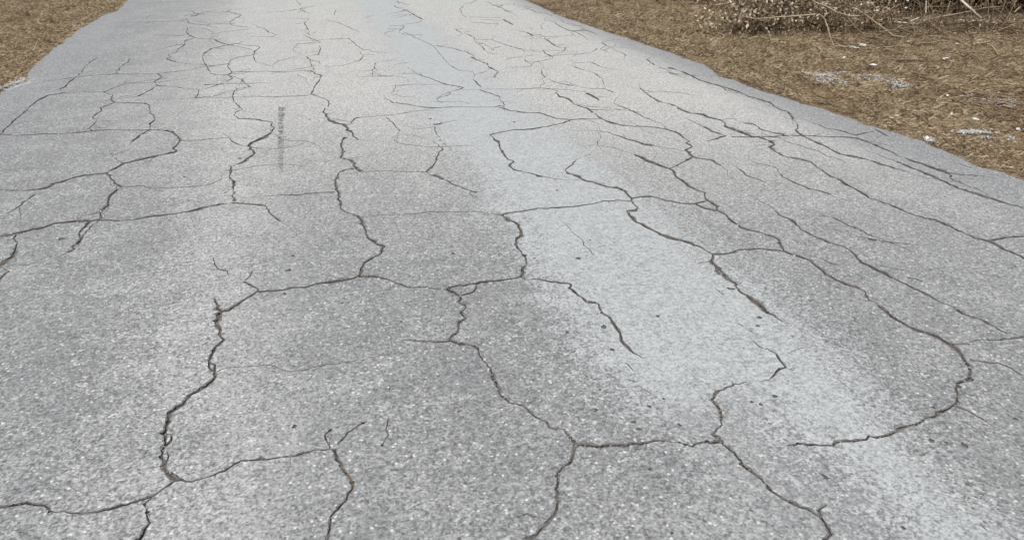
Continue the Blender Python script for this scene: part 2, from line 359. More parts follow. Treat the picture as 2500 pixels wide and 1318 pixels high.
# far right
c('A3', 5, (0, 320), (100, 358), (180, 382), (240, 398))
c('A3', 6, (60, 865), (140, 890), (260, 905), (400, 912), (450, 930), (530, 955), (600, 962), (640, 965), (560, 995), (440, 1018), (320, 1038), (180, 1045), (60, 1068), (-14, 1085))
for a in (((10, 40), (70, 65)), ((105, 85), (170, 110)), ((95, 158), (165, 190), (170, 205)), ((290, 265), (330, 290)), ((400, 210), (405, 240)), ((410, 405), (440, 435), (480, 455)), ((265, 485), (325, 520)), ((765, 750), (830, 780), (865, 810)), ((795, 500), (870, 535)), ((885, 345), (920, 365)), ((815, 415), (850, 395)), ((1060, 430), (1080, 450)), ((1250, 480), (1310, 525)), ((1140, 1130), (1220, 1160), (1300, 1172))): c('A3', 8, *a)
c('A3', 8, (420, 310), (470, 340), (520, 375), (580, 390), (600, 380), (585, 405))
c('A3', 8, (400, 570), (405, 600), (450, 635), (510, 660), (560, 675), (660, 690))
c('A3', 5, (430, 670), (395, 690), (390, 708), (300, 715), (180, 718)); c('A3', 4, (395, 708), (480, 718), (540, 740))
c('A3', 9, (515, 745), (545, 775), (610, 795), (670, 840), (720, 858), (790, 885), (840, 925), (885, 955), (950, 985), (1010, 997), (1075, 1012))
c('A3', 5, (1075, 1012), (1200, 1018), (1330, 1025), (1420, 1045), (1480, 1060))
c('A3', 9, (1480, 1060), (1530, 1095), (1590, 1135), (1565, 1150), (1610, 1180)); k('B3', (1560, 55), (1620, 105), (1605, 125), (1530, 160), (1480, 180), (1420, 205))
c('A3', 5, (640, 965), (740, 958), (885, 955))
c('A3', 9, (670, 540), (740, 565), (800, 580), (860, 610), (890, 640), (900, 675), (910, 715), (985, 745)); c('A3', 4, (740, 708), (820, 715), (905, 715))
c('A3', 6, (510, 185), (540, 210), (600, 240), (670, 258), (740, 290), (775, 325)); c('A3', 5, (290, 70), (360, 100)); c('A3', 5, (720, 235), (820, 265)); c('A3', 5, (1030, 380), (1100, 390)); c('A3', 5, (560, 170), (612, 195))
c('A3', 7, (1340, 540), (1420, 570), (1440, 590), (1500, 605))
c('A3', 8, (1430, 545), (1520, 575), (1590, 600), (1640, 630), (1720, 660), (1840, 695), (1900, 710)); k('A4', (0, 735), (90, 775), (180, 800), (270, 830), (290, 855), (340, 880), (400, 895))
c('A4', 12, (400, 895), (430, 930), (450, 960)); c('A4', 9, (480, 1000), (495, 1020), (470, 1045), (500, 1075), (560, 1110), (640, 1150), (740, 1195), (830, 1240), (900, 1255)); k('B4', (970, 115), (1050, 130), (1160, 170), (1260, 200), (1360, 225))
c('A3', 5, (1840, 695), (1880, 725), (1940, 735))
c('A3', 9, (1195, 710), (1240, 750), (1280, 775), (1320, 805), (1370, 825), (1440, 840), (1480, 855), (1530, 885), (1590, 910), (1690, 920), (1750, 945), (1830, 965), (1870, 990), (1880, 1015), (1950, 1045), (2010, 1065), (2080, 1095), (2170, 1108)); k('A4', (260, 1135), (300, 1165), (260, 1185))
c('B4', 9, (260, 30), (310, 70), (400, 110), (520, 130), (590, 150), (640, 185), (690, 225), (760, 265), (810, 280), (860, 320), (900, 345), (970, 375), (1020, 410), (1060, 440), (1130, 465), (1220, 490), (1300, 525), (1390, 565), (1480, 590), (1580, 615), (1680, 655), (1740, 685), (1830, 725), (1920, 760), (2020, 785), (2110, 830), (2200, 870), (2306, 922))
c('B4', 7, (2020, 785), (2070, 775), (2150, 760), (2240, 748), (2306, 745))
c('A3', 5, (1930, 1100), (2100, 1102), (2300, 1098)); k('A4', (420, 1090), (560, 1090), (690, 1100), (900, 1105))
c('A3', 7, (1710, 1020), (1780, 1060), (1840, 1080), (1890, 1095), (1800, 1115), (1740, 1135))
c('A4', 7, (60, 990), (130, 1000), (180, 1035), (280, 1065), (380, 1085))
c('A3', 6, (1020, 850), (1100, 880), (1170, 910), (1220, 940), (1270, 957)); c('A3', 5, (940, 1065), (1000, 1090), (1140, 1130)); c('A3', 6, (850, 1140), (850, 1165))
c('B3', 10, (1150, 90), (1230, 130), (1310, 160), (1380, 185), (1420, 200), (1460, 225), (1490, 265), (1550, 320), (1640, 370), (1710, 395), (1705, 440), (1760, 475), (1820, 505), (1820, 540), (1880, 575), (1940, 630), (2000, 675)); k('B4', (80, 690), (160, 710), (240, 735), (325, 770), (350, 820), (375, 865))
c('B4', 11, (375, 865), (440, 895), (530, 920), (595, 940), (610, 970), (680, 1010), (710, 1050), (790, 1095), (880, 1130), (960, 1160), (1020, 1190), (1040, 1230)); k('C4', (690, 70), (750, 105), (830, 170), (880, 205), (950, 225), (1040, 260), (1110, 300))
c('C4', 14, (1110, 300), (1160, 345), (1195, 390), (1220, 435), (1200, 475), (1150, 505), (1140, 530), (1145, 565), (1130, 610), (1080, 640), (1050, 640), (1020, 675), (960, 695), (890, 720), (830, 735), (790, 770))
c('C4', 9, (790, 770), (690, 780), (670, 795), (600, 805), (510, 805), (490, 820), (400, 820), (320, 822), (260, 825))
# middle right
c('B3', 6, (1620, 110), (1700, 125), (1780, 140), (1850, 180))
c('B3', 6, (1130, 440), (1200, 430), (1280, 428), (1350, 440), (1410, 460), (1520, 480), (1640, 487), (1720, 465)); c('B3', 6, (1640, 487), (1680, 505), (1760, 530), (1820, 545))
c('B3', 8, (670, 145), (620, 190), (595, 215), (620, 245), (700, 270), (760, 300), (850, 325), (960, 352), (1030, 365), (1075, 385), (1100, 415), (1135, 440), (1125, 465))
c('B3', 5, (1125, 465), (1000, 460), (900, 462), (830, 485), (700, 500), (600, 515), (450, 520), (300, 535), (180, 555), (80, 575))
c('B3', 9, (1125, 465), (1175, 515), (1150, 540), (1095, 545), (1110, 580), (1160, 625), (1250, 670), (1320, 710), (1420, 755), (1500, 775), (1600, 805), (1670, 830), (1720, 860), (1775, 890))
c('B3', 6, (1775, 890), (1850, 890), (1940, 880), (1960, 860), (2050, 845), (2200, 850)); k('B4', (240, 855), (375, 862))
c('B3', 13, (1775, 890), (1790, 930), (1770, 950), (1800, 990), (1860, 1040), (1910, 1095), (1970, 1130), (2000, 1185), (2070, 1245)); k('C4', (50, 50), (90, 80), (130, 105), (200, 160), (235, 180))
c('B3', 5, (1770, 950), (1700, 955), (1655, 970)); c('B3', 8, (1800, 990), (1810, 1030), (1835, 1055)); c('B3', 9, (1795, 1160), (1840, 1200), (1870, 1215)); c('B3', 9, (1900, 1165), (1960, 1170)); c('B3', 6, (1940, 880), (1985, 872))
c('B3', 13, (80, 575), (110, 600), (180, 630), (220, 655), (235, 690), (240, 735), (195, 775), (195, 815), (225, 855), (265, 900), (285, 960), (250, 1010), (235, 1075))
c('B2', 4, (1200, 572), (1330, 572), (1420, 555), (1560, 550), (1800, 548), (1920, 560), (2055, 573))
c('B3', 7, (235, 1075), (290, 1095), (420, 1100), (560, 1115), (640, 1130)); c('B3', 9, (640, 1130), (625, 1165), (690, 1210), (760, 1270)); k('C3', (555, 90), (575, 135), (620, 165), (640, 200), (675, 235), (675, 280), (690, 300), (730, 330), (785, 370))
c('B3', 4, (540, 610), (600, 660), (680, 740), (720, 775), (760, 830), (850, 920)); c('B3', 4, (1040, 1138), (1140, 1138), (1300, 1136))
for a in (((345, 245), (400, 290), (470, 320), (580, 365), (660, 380), (750, 410)), ((20, 210), (80, 255), (210, 310)), ((780, 600), (850, 635), (900, 660), (1000, 705)), ((1220, 795), (1300, 825), (1430, 875)), ((1150, 980), (1220, 1000), (1340, 1020)), ((680, 930), (750, 965), (800, 975)), ((1700, 235), (1800, 255), (1930, 260)), ((1750, 155), (1830, 180), (1890, 200))): c('B4', 5, *a)
c('B4', 9, (1050, 765), (1120, 778)); c('B4', 9, (1370, 1080), (1430, 1090), (1490, 1110))
c('B4', 7, (310, 545), (340, 575), (420, 610), (470, 640), (510, 690), (570, 720), (650, 765), (760, 800), (860, 830), (930, 880), (965, 920), (1000, 955), (1060, 980), (1140, 1020), (1220, 1065), (1310, 1110), (1390, 1150), (1450, 1180), (1540, 1220)); k('C4', (1040, 70), (1110, 100), (1180, 140), (1290, 180), (1340, 210), (1410, 245))
c('C4', 8, (1115, 298), (1200, 292), (1270, 275), (1370, 275), (1493, 262)); c('C4', 6, (1210, 380), (1290, 388), (1360, 400), (1430, 430), (1493, 462)); c('C4', 5, (1130, 618), (1190, 635), (1240, 670), (1300, 705), (1340, 735))
c('A4', 6, (660, 1005), (720, 1035), (830, 1050), (900, 1070), (950, 1090), (1030, 1070)); c('A4', 7, (900, 1105), (950, 1110), (1050, 1145)); k('B4', (1190, 45), (1290, 95), (1380, 130), (1480, 165), (1560, 195), (1650, 220), (1700, 245), (1720, 280), (1780, 310), (1850, 340))
c('B4', 7, (1290, 150), (1380, 185), (1500, 235), (1620, 290), (1710, 330), (1820, 375), (1900, 400), (2000, 430), (2130, 470), (2306, 520))
c('A4', 6, (1110, 1040), (1210, 1095)); c('A4', 4, (490, 1165), (560, 1190), (650, 1215), (720, 1255))
# middle left
c('B1', 7, (850, 240), (680, 255), (640, 265), (530, 295), (430, 325), (400, 350), (330, 370), (230, 375), (170, 380), (0, 375))
c('B1', 10, (850, 240), (890, 280), (930, 320), (985, 350)); c('B1', 4, (985, 350), (1150, 345), (1240, 360), (1400, 358), (1540, 350), (1680, 335), (1780, 290))
c('B1', 12, (940, 370), (900, 410), (870, 440), (880, 470), (840, 515), (810, 560), (815, 605))
c('B1', 8, (0, 750), (120, 725), (270, 690), (300, 688), (380, 665), (480, 635), (600, 625), (700, 620), (820, 620), (980, 625), (1100, 605), (1250, 580), (1400, 570), (1510, 550), (1640, 515), (1780, 490), (1890, 480))
c('B1', 6, (1890, 480), (1940, 482), (2130, 500), (2150, 540), (2190, 580), (2260, 630))
c('B1', 11, (720, 630), (665, 685), (640, 740), (650, 775), (580, 830), (600, 850), (540, 875)); c('B1', 6, (740, 660), (690, 720), (652, 770)); c('B1', 4, (590, 900), (510, 940), (440, 1015))
c('B1', 11, (130, 735), (105, 765), (140, 800), (120, 870), (70, 930), (0, 985)); c('B1', 10, (0, 1090), (50, 1040), (70, 1030), (30, 1010))
c('B1', 4, (620, 610), (650, 590), (740, 570), (790, 555)); c('B1', 5, (280, 410), (150, 510), (85, 550)); c('B1', 4, (160, 510), (165, 610))
c('B1', 6, (1720, 920), (1715, 970), (1760, 1010), (1820, 1030), (1840, 1060)); c('B1', 9, (1960, 1110), (2020, 1140), (2070, 1170), (2075, 1195)); c('B1', 5, (2030, 1020), (2010, 1070), (1970, 1100))
c('B2', 9, (905, 1070), (850, 1090), (700, 1110), (580, 1125), (480, 1155), (340, 1170), (220, 1185), (90, 1192)); k('C1', (1280, 60), (1240, 90), (1190, 120), (1150, 130))
c('B2', 8, (905, 1070), (1010, 1065), (1110, 1080), (1200, 1110), (1275, 1140), (1310, 1158), (1450, 1162), (1610, 1172)); c('B2', 7, (1610, 1172), (1660, 1150), (1720, 1140), (1860, 1125), (1960, 1110), (2080, 1100), (2150, 1085), (2215, 1075))
c('B2', 6, (1860, 1125), (1855, 1170), (1820, 1200), (1760, 1215), (1720, 1225))
c('B2', 11, (1610, 1172), (1690, 1195), (1720, 1230), (1705, 1275)); k('C2', (1145, 105), (1125, 130), (1145, 165), (1110, 195), (1105, 225), (1060, 275))
c('B2', 14, (905, 1070), (940, 1000), (950, 970), (1070, 890), (1120, 830), (1050, 800), (985, 760), (960, 700), (935, 630), (900, 585), (850, 570), (785, 540), (760, 480), (745, 410), (725, 370), (715, 330), (735, 270)); c('B2', 9, (735, 270), (740, 245), (790, 215), (870, 205))
c('B2', 5, (160, 428), (250, 415), (440, 415), (560, 400), (715, 390)); c('B2', 4, (930, 228), (1130, 222), (1290, 228), (1450, 230))
c('B2', 8, (1455, 228), (1480, 255), (1540, 265), (1650, 320), (1720, 350), (1800, 375), (1860, 395)); c('B2', 4, (1820, 385), (1800, 405), (1860, 440))
# near
c('C1', 15, (1115, 60), (1140, 110), (1150, 128), (1120, 190), (1145, 215), (1145, 245), (1160, 275), (1120, 330), (1080, 385), (1110, 410), (1125, 440), (1110, 485), (1030, 540), (985, 560), (950, 610), (890, 655), (880, 700), (860, 740), (850, 780), (845, 830), (850, 880), (865, 910), (845, 935), (880, 970), (915, 1005))
c('C1', 8, (860, 765), (895, 770), (890, 800), (855, 825)); c('C1', 7, (870, 860), (874, 895), (858, 920)); c('C1', 9, (885, 965), (912, 975), (935, 1000)); c('C1', 7, (1085, 392), (1098, 430), (1118, 438))
c('C1', 9, (915, 1005), (1000, 1012), (1050, 1000), (1110, 975), (1190, 940), (1260, 910), (1330, 900)); k('C2', (130, 895), (240, 885), (300, 855), (360, 848), (460, 845))
c('C1', 10, (915, 1005), (880, 1030), (820, 1070), (770, 1100), (660, 1135), (540, 1158), (440, 1170), (360, 1175), (260, 1168), (225, 1140), (130, 1132), (0, 1142))
c('C1', 14, (790, 1095), (755, 1130), (775, 1170), (765, 1230), (745, 1280), (715, 1318))
c('C2', 13, (460, 845), (475, 900), (510, 960), (550, 1000), (560, 1035), (540, 1075), (490, 1140), (440, 1195), (430, 1260), (430, 1318))
c('C2', 7, (440, 840), (425, 790), (415, 770), (440, 745)); c('C2', 7, (480, 815), (530, 760), (590, 720), (630, 700))
c('C1', 4, (1130, 440), (1200, 415), (1300, 415)); k('C2', (20, 418), (120, 410), (200, 430), (250, 440), (320, 432), (420, 405), (530, 395), (620, 380), (700, 355), (780, 345)); c('C2', 6, (800, 290), (820, 278), (930, 285), (1060, 283))
c('C2', 8, (1425, 1195), (1465, 1180), (1503, 1200)); c('C2', 7, (740, 690), (745, 770), (710, 825)); c('C2', 4, (745, 505), (750, 540)); c('C2', 5, (720, 580), (752, 574)); c('C2', 4, (1390, 105), (1440, 90), (1470, 70))
c('C2', 13, (1060, 275), (1120, 300), (1190, 310), (1225, 340), (1240, 385), (1270, 440), (1290, 485), (1320, 530), (1330, 560), (1380, 600), (1440, 620)); k('C3', (200, 655), (260, 690), (300, 730), (370, 745), (410, 785), (440, 820))
c('C3', 11, (440, 822), (560, 825), (650, 820), (750, 818), (850, 812), (910, 805), (980, 812), (1045, 828), (1060, 815), (1100, 808), (1195, 806))
c('C3', 14, (438, 822), (430, 855), (420, 905), (360, 945), (335, 985), (335, 1050), (345, 1115), (335, 1175), (290, 1230), (230, 1280), (170, 1318))
c('C3', 12, (1195, 805), (1160, 770), (1190, 715), (1200, 665), (1185, 640), (1150, 590), (1180, 540)); c('C3', 6, (1180, 540), (1230, 525), (1270, 512), (1330, 495)); c('C3', 8, (1250, 490), (1262, 512)); c('C3', 12, (1160, 770), (1185, 778), (1195, 805))
c('C3', 13, (1195, 805), (1240, 850), (1290, 905), (1340, 950), (1420, 1020)); k('C4', (150, 1025), (200, 1080), (260, 1115), (330, 1145), (410, 1190), (440, 1195))
c('C4', 12, (425, 1160), (440, 1200), (470, 1250), (485, 1285), (455, 1318)); c('C4', 5, (425, 1160), (465, 1135))
c('C3', 4, (1030, 455), (1090, 490), (1160, 525)); c('C3', 4, (1095, 555), (1140, 558))
c('C4', 7, (80, 280), (130, 315), (200, 350), (225, 385), (250, 418), (205, 440), (165, 480), (130, 490)); c('C4', 4, (250, 418), (290, 435)); c('C4', 6, (60, 225), (90, 245)); c('C4', 5, (5, 190), (30, 205))
c('C3', 6, (700, 395), (725, 425), (740, 440)); c('C3', 6, (770, 515), (800, 540), (830, 555)); c('C3', 5, (705, 480), (750, 495))
c('C4', 4, (260, 350), (320, 320), (370, 315), (420, 305)); c('C4', 4, (480, 450), (540, 490), (590, 530), (630, 570)); c('C4', 5, (1265, 1235), (1300, 1265)); c('C4', 5, (1420, 1290), (1460, 1318)); c('C4', 4, (590, 1050), (630, 1075))

# hairlines: cracks fade out into thin tails and throw short side branches
rnd = random.Random(21)
def walk(p, ang, L, turn):
    out = [p.copy()]; step = .05; a = ang
    for i in range(max(2, int(L / step))):
        a += rnd.gauss(0, turn); p = p + Vector((math.cos(a), math.sin(a), 0)) * step; out.append(p.copy())
    q = [project(u) for u in out if edge_left(u.y) + .1 < u.x < edge_right(u.y) - .1 and u.y > .8]
    return q if len(q) > 2 else None
def near_other(e, idx): return any(abs(e[0] - q[0]) + abs(e[1] - q[1]) < 14 for i2, (w2, pp) in enumerate(T) if i2 != idx for q in pp)
HAIR = []
for idx, (wd, pts) in enumerate(T):
    g = [ground(*p) for p in pts]
    for e, (a, b) in ((pts[-1], (g[-1], g[-2])), (pts[0], (g[0], g[1]))):
        if wd >= 4 and not near_other(e, idx) and 4 < e[0] < 2494 and e[1] < 1312 and e[1] < 620 and rnd.random() < .85:
            d = a - b; h = walk(a, math.atan2(d.y, d.x), rnd.uniform(.12, .4) + .035 * a.y * rnd.random(), .3)
            if h: HAIR.append((rnd.uniform(2.4, 4.2), h))
    for a, b in zip(g, g[1:]):
        d = b - a
        if rnd.random() < d.length * (1.6 if a.y > 4.5 else 1.0):
            h = walk(a.lerp(b, rnd.random()), math.atan2(d.y, d.x) + rnd.choice((-1, 1)) * rnd.uniform(.5, 1.4), rnd.uniform(.1, .24) * (1 if a.y > 4.5 else .5), .35)
            if h: HAIR.append((rnd.uniform(2.0, 3.6) if a.y > 4.5 else 1.6, h))
for i in range(70):                                  # free hairlines on the far road
    y = rnd.uniform(5, 13.5); p = Vector((rnd.uniform(-2.2, 3.9), y, 0))
    h = walk(p, rnd.choice((0, math.pi / 2, math.pi / 2, 1.1)) + rnd.gauss(0, .25), rnd.uniform(.25, .8), .3)
    if h: HAIR.append((rnd.uniform(2.2, 4.0), h))
NTRACED = len(T); T += HAIR
PXW = .38
def polyline_ground(wd, pts, idx):
    g = [ground(*p) for p in pts]
    # a crack that leaves the frame runs on outside it
    def grow(a, b, sd):
        d = (a - b).normalized(); out = []; p = a.copy(); ang = math.atan2(d.y, d.x)
        for i in range(26):
            ang += .5 * nz(i * .37, sd); p = p + Vector((math.cos(ang), math.sin(ang), 0)) * .07
            q = project(p)
            if p.dot(FWD) > .3 and 0 < q[0] < 2500 and 0 < q[1] < 1318: break
            if not (edge_left(p.y) + .15 < p.x < edge_right(p.y) - .15): break
            out.append(p.copy())
        return out
    def on_rim(q): return q[0] < 4 or q[0] > 2494 or q[1] > 1314
    if on_rim(pts[-1]): g += grow(g[-1], g[-2], idx + .3)
    if on_rim(pts[0]): g = list(reversed(grow(g[0], g[1], idx + .7))) + g
    joins = [any(abs(e[0] - q[0]) + abs(e[1] - q[1]) < 14 for i2, (w2, pp) in enumerate(T) if i2 != idx for q in pp) for e in (pts[0], pts[-1])]
    out = []; s = 0
    for a, b in zip(g, g[1:]):
        L = (b - a).length; far = (a - Vector((0, 0, 0))).length
        step = .006 + .0042 * far; n = max(1, int(L / step))
        for i in range(n): out.append(a.lerp(b, i / n))
    out.append(g[-1])
    m = len(out); res = []
    for i, p in enumerate(out):
        t = out[min(i + 1, m - 1)] - out[max(i - 1, 0)]
        if t.length < 1e-6: continue
        t.normalize(); n = Vector((-t.y, t.x, 0))
        s = i * .03
        env = min(1, i / 2.0, (m - 1 - i) / 2.0)
        j = env * (.009 * nz(p.x * 13, p.y * 13, idx) + (.007 + .0008 * p.length) * nz(p.x * 37, p.y * 37, idx + 3.3) + .004 * nz(p.x * 95, p.y * 95, idx + 1.3))
        q0 = project(p); q1 = project(p + n * .01); qt = project(p + t * .01)
        tx, ty = qt[0] - q0[0], qt[1] - q0[1]; L = math.hypot(tx, ty) or 1
        perp = abs((q1[0] - q0[0]) * -ty / L + (q1[1] - q0[1]) * tx / L) * 100
        fade = 1.08 - .45 * max(0, min(1, (p.y - 2.5) / 4.5))      # cracks are tighter farther on
        wm = min(.022, max(.0046 if idx < NTRACED and wd >= 4 else .002, wd * PXW * fade / max(perp, 1)))
        rel = .85 + .95 * nz(p.x * 6 + 7, p.y * 6, idx * 1.7) + .6 * nz(p.x * 36, p.y * 36, idx * 2.1) + .5 * nz(p.x * 110, p.y * 110, idx * 3.1)
        if wd < 7: rel = .8 + .45 * (rel - .85)
        wm *= max(.2, min(1.9, rel)) * (.35 + .65 * min(1, 1 if joins[0] else i / 5.0, 1 if joins[1] else (m - 1 - i) / 5.0))
        a = .5 + .3 * nz(p.x * 60, p.y * 60, 5.5)
        e1 = wm * max(.02, .32 + 1.0 * nz(p.x * 55, p.y * 55, idx + 11.1) + .5 * nz(p.x * 15, p.y * 15, idx)) + .0008
        e2 = wm * max(.02, .32 + 1.0 * nz(p.x * 55, p.y * 55, idx + 21.7) + .5 * nz(p.x * 15, p.y * 15, idx + 4)) + .0008
        l_, r_ = p + n * (j + wm * a), p + n * (j - wm * (1 - a))
        res.append((l_, r_, l_ + n * e1, r_ - n * e2))
    return res

LIP = 100000; ALLRS = []; verts = [Vector(p) for p in outline]; faces = [list(range(len(outline)))]; owner = [-1]
for idx, (wd, pts) in enumerate(T):
    rs = polyline_ground(wd, pts, idx); b = len(verts); ALLRS.append((wd, rs))
    for l, r, lo, ro in rs: verts += [Vector((l.x, l.y)), Vector((r.x, r.y))]
    for i in range(len(rs) - 1):
        for tri in ((b + 2 * i, b + 2 * i + 1, b + 2 * i + 3), (b + 2 * i, b + 2 * i + 3, b + 2 * i + 2)):
            A, B, C = (verts[q] for q in tri); ar = (B - A).cross(C - A)
            if abs(ar) < 1e-8: continue
            faces.append(list(tri) if ar > 0 else list(reversed(tri))); owner.append(idx)
    if wd >= 5 and rs and rs[len(rs) // 2][0].y < 6.5:    # crumbled lips on both sides of the crack
        b = len(verts)
        for l, r, lo, ro in rs: verts += [Vector((lo.x, lo.y)), Vector((ro.x, ro.y))]
        for i in range(len(rs) - 1):
            for tri in ((b + 2 * i, b + 2 * i + 1, b + 2 * i + 3), (b + 2 * i, b + 2 * i + 3, b + 2 * i + 2)):
                A, B, C = (verts[q] for q in tri); ar = (B - A).cross(C - A)
                if abs(ar) > 1e-8: faces.append(list(tri) if ar > 0 else list(reversed(tri))); owner.append(LIP + idx)
    if wd >= 7:                                      # chips broken out of the crack's lips
        for l, r, lo, ro in rs:
            if random.random() < .16:
                e = (l if random.random() < .5 else r); q = random.uniform(.002, .007) * (.6 + wd / 20) * (1 + .05 * e.length); b = len(verts)
                for a in range(6):
                    an = 2 * math.pi * a / 6; u = q * random.uniform(.7, 1.2); verts.append(Vector((e.x + math.cos(an) * u, e.y + math.sin(an) * u)))
                faces.append(list(range(b, b + 6))); owner.append(idx)
NCR = len(T)
# pits where chips have come out: (x, y, half width px)
PITS = [(1105, 619, 9), (1412, 631, 11), (1385, 811, 9), (1475, 797, 13), (1548, 1030, 12), (1560, 1048, 9), (1455, 1001, 11), (1495, 853, 9), (1890, 966, 10), (1835, 981, 8), (1858, 987, 8), (715, 625, 8), (705, 660, 11), (695, 717, 9), (835, 740, 7), (2015, 1164, 12), (1605, 772, 8), (1585, 992, 8), (1855, 775, 10), (150, 583, 11), (720, 1040, 12), (1620, 973, 7), (1400, 857, 8), (1465, 951, 7), (1850, 795, 8), (1585, 1145, 8), (1658, 1036, 9), (1305, 630, 5), (1440, 585, 5), (930, 640, 4), (1255, 298, 5), (1050, 290, 6), (755, 292, 5), (980, 785, 6), (2355, 1087, 12), (2275, 1075, 10), (585, 387, 8), (550, 470, 5), (450, 432, 5), (2280, 995, 7), (2310, 1080, 6), (1360, 465, 6), (1310, 162, 4), (1255, 297, 4), (1333, 170, 3), (2480, 1023, 8), (2205, 1288, 8), (1640, 1300, 7)]
for i, (x, y, r) in enumerate(PITS):
    p = ground(x, y); wd = min(.03, r * ((p - Vector((0, 0, CAM_H))).length) / F_PX * .62); b = len(verts); n = 9
    for a in range(n):
        an = 2 * math.pi * a / n; q = wd * (.55 + .75 * random.random())
        verts.append(Vector((p.x + math.cos(an) * q, p.y + math.sin(an) * q * 1.15)))
    faces.append(list(range(b, b + n))); owner.append(NCR + i)
edges = set()
for f in faces:
    for p, q in zip(f, f[1:] + f[:1]): edges.add((min(p, q), max(p, q)))
ov, oe, of, _, _, _ = delaunay_2d_cdt(verts, sorted(edges), [], 0, 1e-6, False)
CELL = .05; cells = {}
for f, o in zip(faces, owner):                       # which groove a triangle of the sheet lies in
    if o < 0: continue
    P = [(verts[i].x, verts[i].y) for i in f]; X_ = [p[0] for p in P]; Y_ = [p[1] for p in P]
    for i in range(int(math.floor(min(X_) / CELL)), int(math.floor(max(X_) / CELL)) + 1):
        for j in range(int(math.floor(min(Y_) / CELL)), int(math.floor(max(Y_) / CELL)) + 1): cells.setdefault((i, j), []).append((o, P))
def inside(P, x, y):
    r = False; n = len(P); j = n - 1
    for i in range(n):
        xi, yi = P[i]; xj, yj = P[j]
        if (yi > y) != (yj > y) and x < (xj - xi) * (y - yi) / (yj - yi) + xi: r = not r
        j = i
    return r
OY = np.array(ys); OR = np.array([p[0] for p in outline[:len(ys)]]); OL = np.array([p[0] for p in reversed(outline[len(ys):])])
top_f = []; piece = {}; edge_of = {}
for f in of:
    x = (ov[f[0]].x + ov[f[1]].x + ov[f[2]].x) / 3; y = (ov[f[0]].y + ov[f[1]].y + ov[f[2]].y) / 3
    if not (np.interp(y, OY, OL) < x < np.interp(y, OY, OR)): continue
    hit = [o for o, P in cells.get((int(math.floor(x / CELL)), int(math.floor(y / CELL))), ()) if inside(P, x, y)]
    o = min(hit) if hit else -1
    if o < 0: top_f.append(list(f))
    else: piece.setdefault(o, []).append(list(f))
    for p, q in zip(f, list(f[1:]) + [f[0]]): edge_of[(p, q)] = o
def rank(o): return 3 if o < 0 else 2 if o >= LIP else 1 if o >= NCR else 0
def hz(i, o):
    k_ = rank(o)
    if k_ == 3: return 0.0
    if k_ == 2: return -.0022
    if k_ == 1: return -.0045
    return -(.0045 + .008 * max(0, min(1, .5 + 1.1 * nz(ov[i].x * 21, ov[i].y * 21, 2.2) + .7 * nz(ov[i].x * 70, ov[i].y * 70, 6.1))))
# road slab
used = {}; RV = []; RF = []
def rv(i, z=0.0):
    key = (i, z)
    if key not in used: used[key] = len(RV); RV.append((ov[i].x, ov[i].y, z))
    return used[key]
for f in top_f: RF.append([rv(i) for i in f])
for (a, b), o in edge_of.items():
    if o == -1 and (b, a) not in edge_of: RF.append([rv(b), rv(a), rv(a, -.09), rv(b, -.09)])
road = link('road', mesh('road', RV, RF), M_ROAD)
tag(road, 'weathered pale grey asphalt road with a light worn wheel path and many cracks', 'road', kind='structure')
# each crack and pit is the lining of its own groove (with its crumbled lips)
for o in sorted(q for q in piece if q < LIP):
    vi = {}; V = []; Fc = []; Mi = []
    def gv(i, z):
        if (i, z) not in vi: vi[(i, z)] = len(V); V.append((ov[i].x, ov[i].y, z))
        return vi[(i, z)]
    for own, mi in ((o, 0), (LIP + o, 1)):
        for f in piece.get(own, ()):
            Fc.append([gv(i, hz(i, own)) for i in f]); Mi.append(mi)
            for a, b in zip(f, f[1:] + [f[0]]):
                n = edge_of.get((b, a))
                if n is not None and rank(n) > rank(own):
                    Fc.append([gv(b, hz(b, own)), gv(a, hz(a, own)), gv(a, hz(a, n)), gv(b, hz(b, n))]); Mi.append(mi)
    nm = 'crack' if o < NCR else 'pit'; me = mesh(nm, V, Fc)
    me.materials.append(M_CRACK if o < NCR else M_PIT); me.materials.append(M_LIP); me.polygons.foreach_set('material_index', Mi)
    link(nm, me, None, road)

# pale aggregate chips standing a little proud of the binder
def stones(n, gen, smin, smax, hfac=.28, zoff=0.0, ring=6):
    V = np.zeros((n * ring * 2, 3), np.float32); F4 = []; F6 = []
    Vl = []; Fl = []
    for i in range(n):
        x, y = gen(); r = smin + (smax - smin) * random.random() ** 2.2; a0 = random.random() * 6.28; b = len(Vl)
        el = random.uniform(.6, 1.0); ca, sa = math.cos(a0), math.sin(a0)
        rr = [random.uniform(.8, 1.2) for _ in range(ring)]
        z = zoff(x, y) if callable(zoff) else zoff
        for lv, (fr, h) in enumerate(((1.0, -.001), (.66, r * hfac))):
            for q in range(ring):
                an = 2 * math.pi * q / ring; ux, uy = math.cos(an) * r * rr[q] * fr, math.sin(an) * r * rr[q] * fr * el
                Vl.append((x + ux * ca - uy * sa, y + ux * sa + uy * ca, z + h))
        for q in range(ring): Fl.append((b + q, b + (q + 1) % ring, b + ring + (q + 1) % ring, b + ring + q))
        Fl.append(tuple(b + ring + q for q in range(ring)))
    return mesh('stones', Vl, Fl)
def on_road():
    while True:
        y = 1.0 + 7.0 * random.random() ** 1.7; x = random.uniform(-2.3, 4.7)
        if 1.2 < x < 2.15 and random.random() < .75: continue
        if edge_left(y) + .05 < x < edge_right(y) - .05: return x, y
agg = link('aggregate', stones(7500, on_road, .0016, .0066), M_STONE, road); tag(agg, kind='stuff')

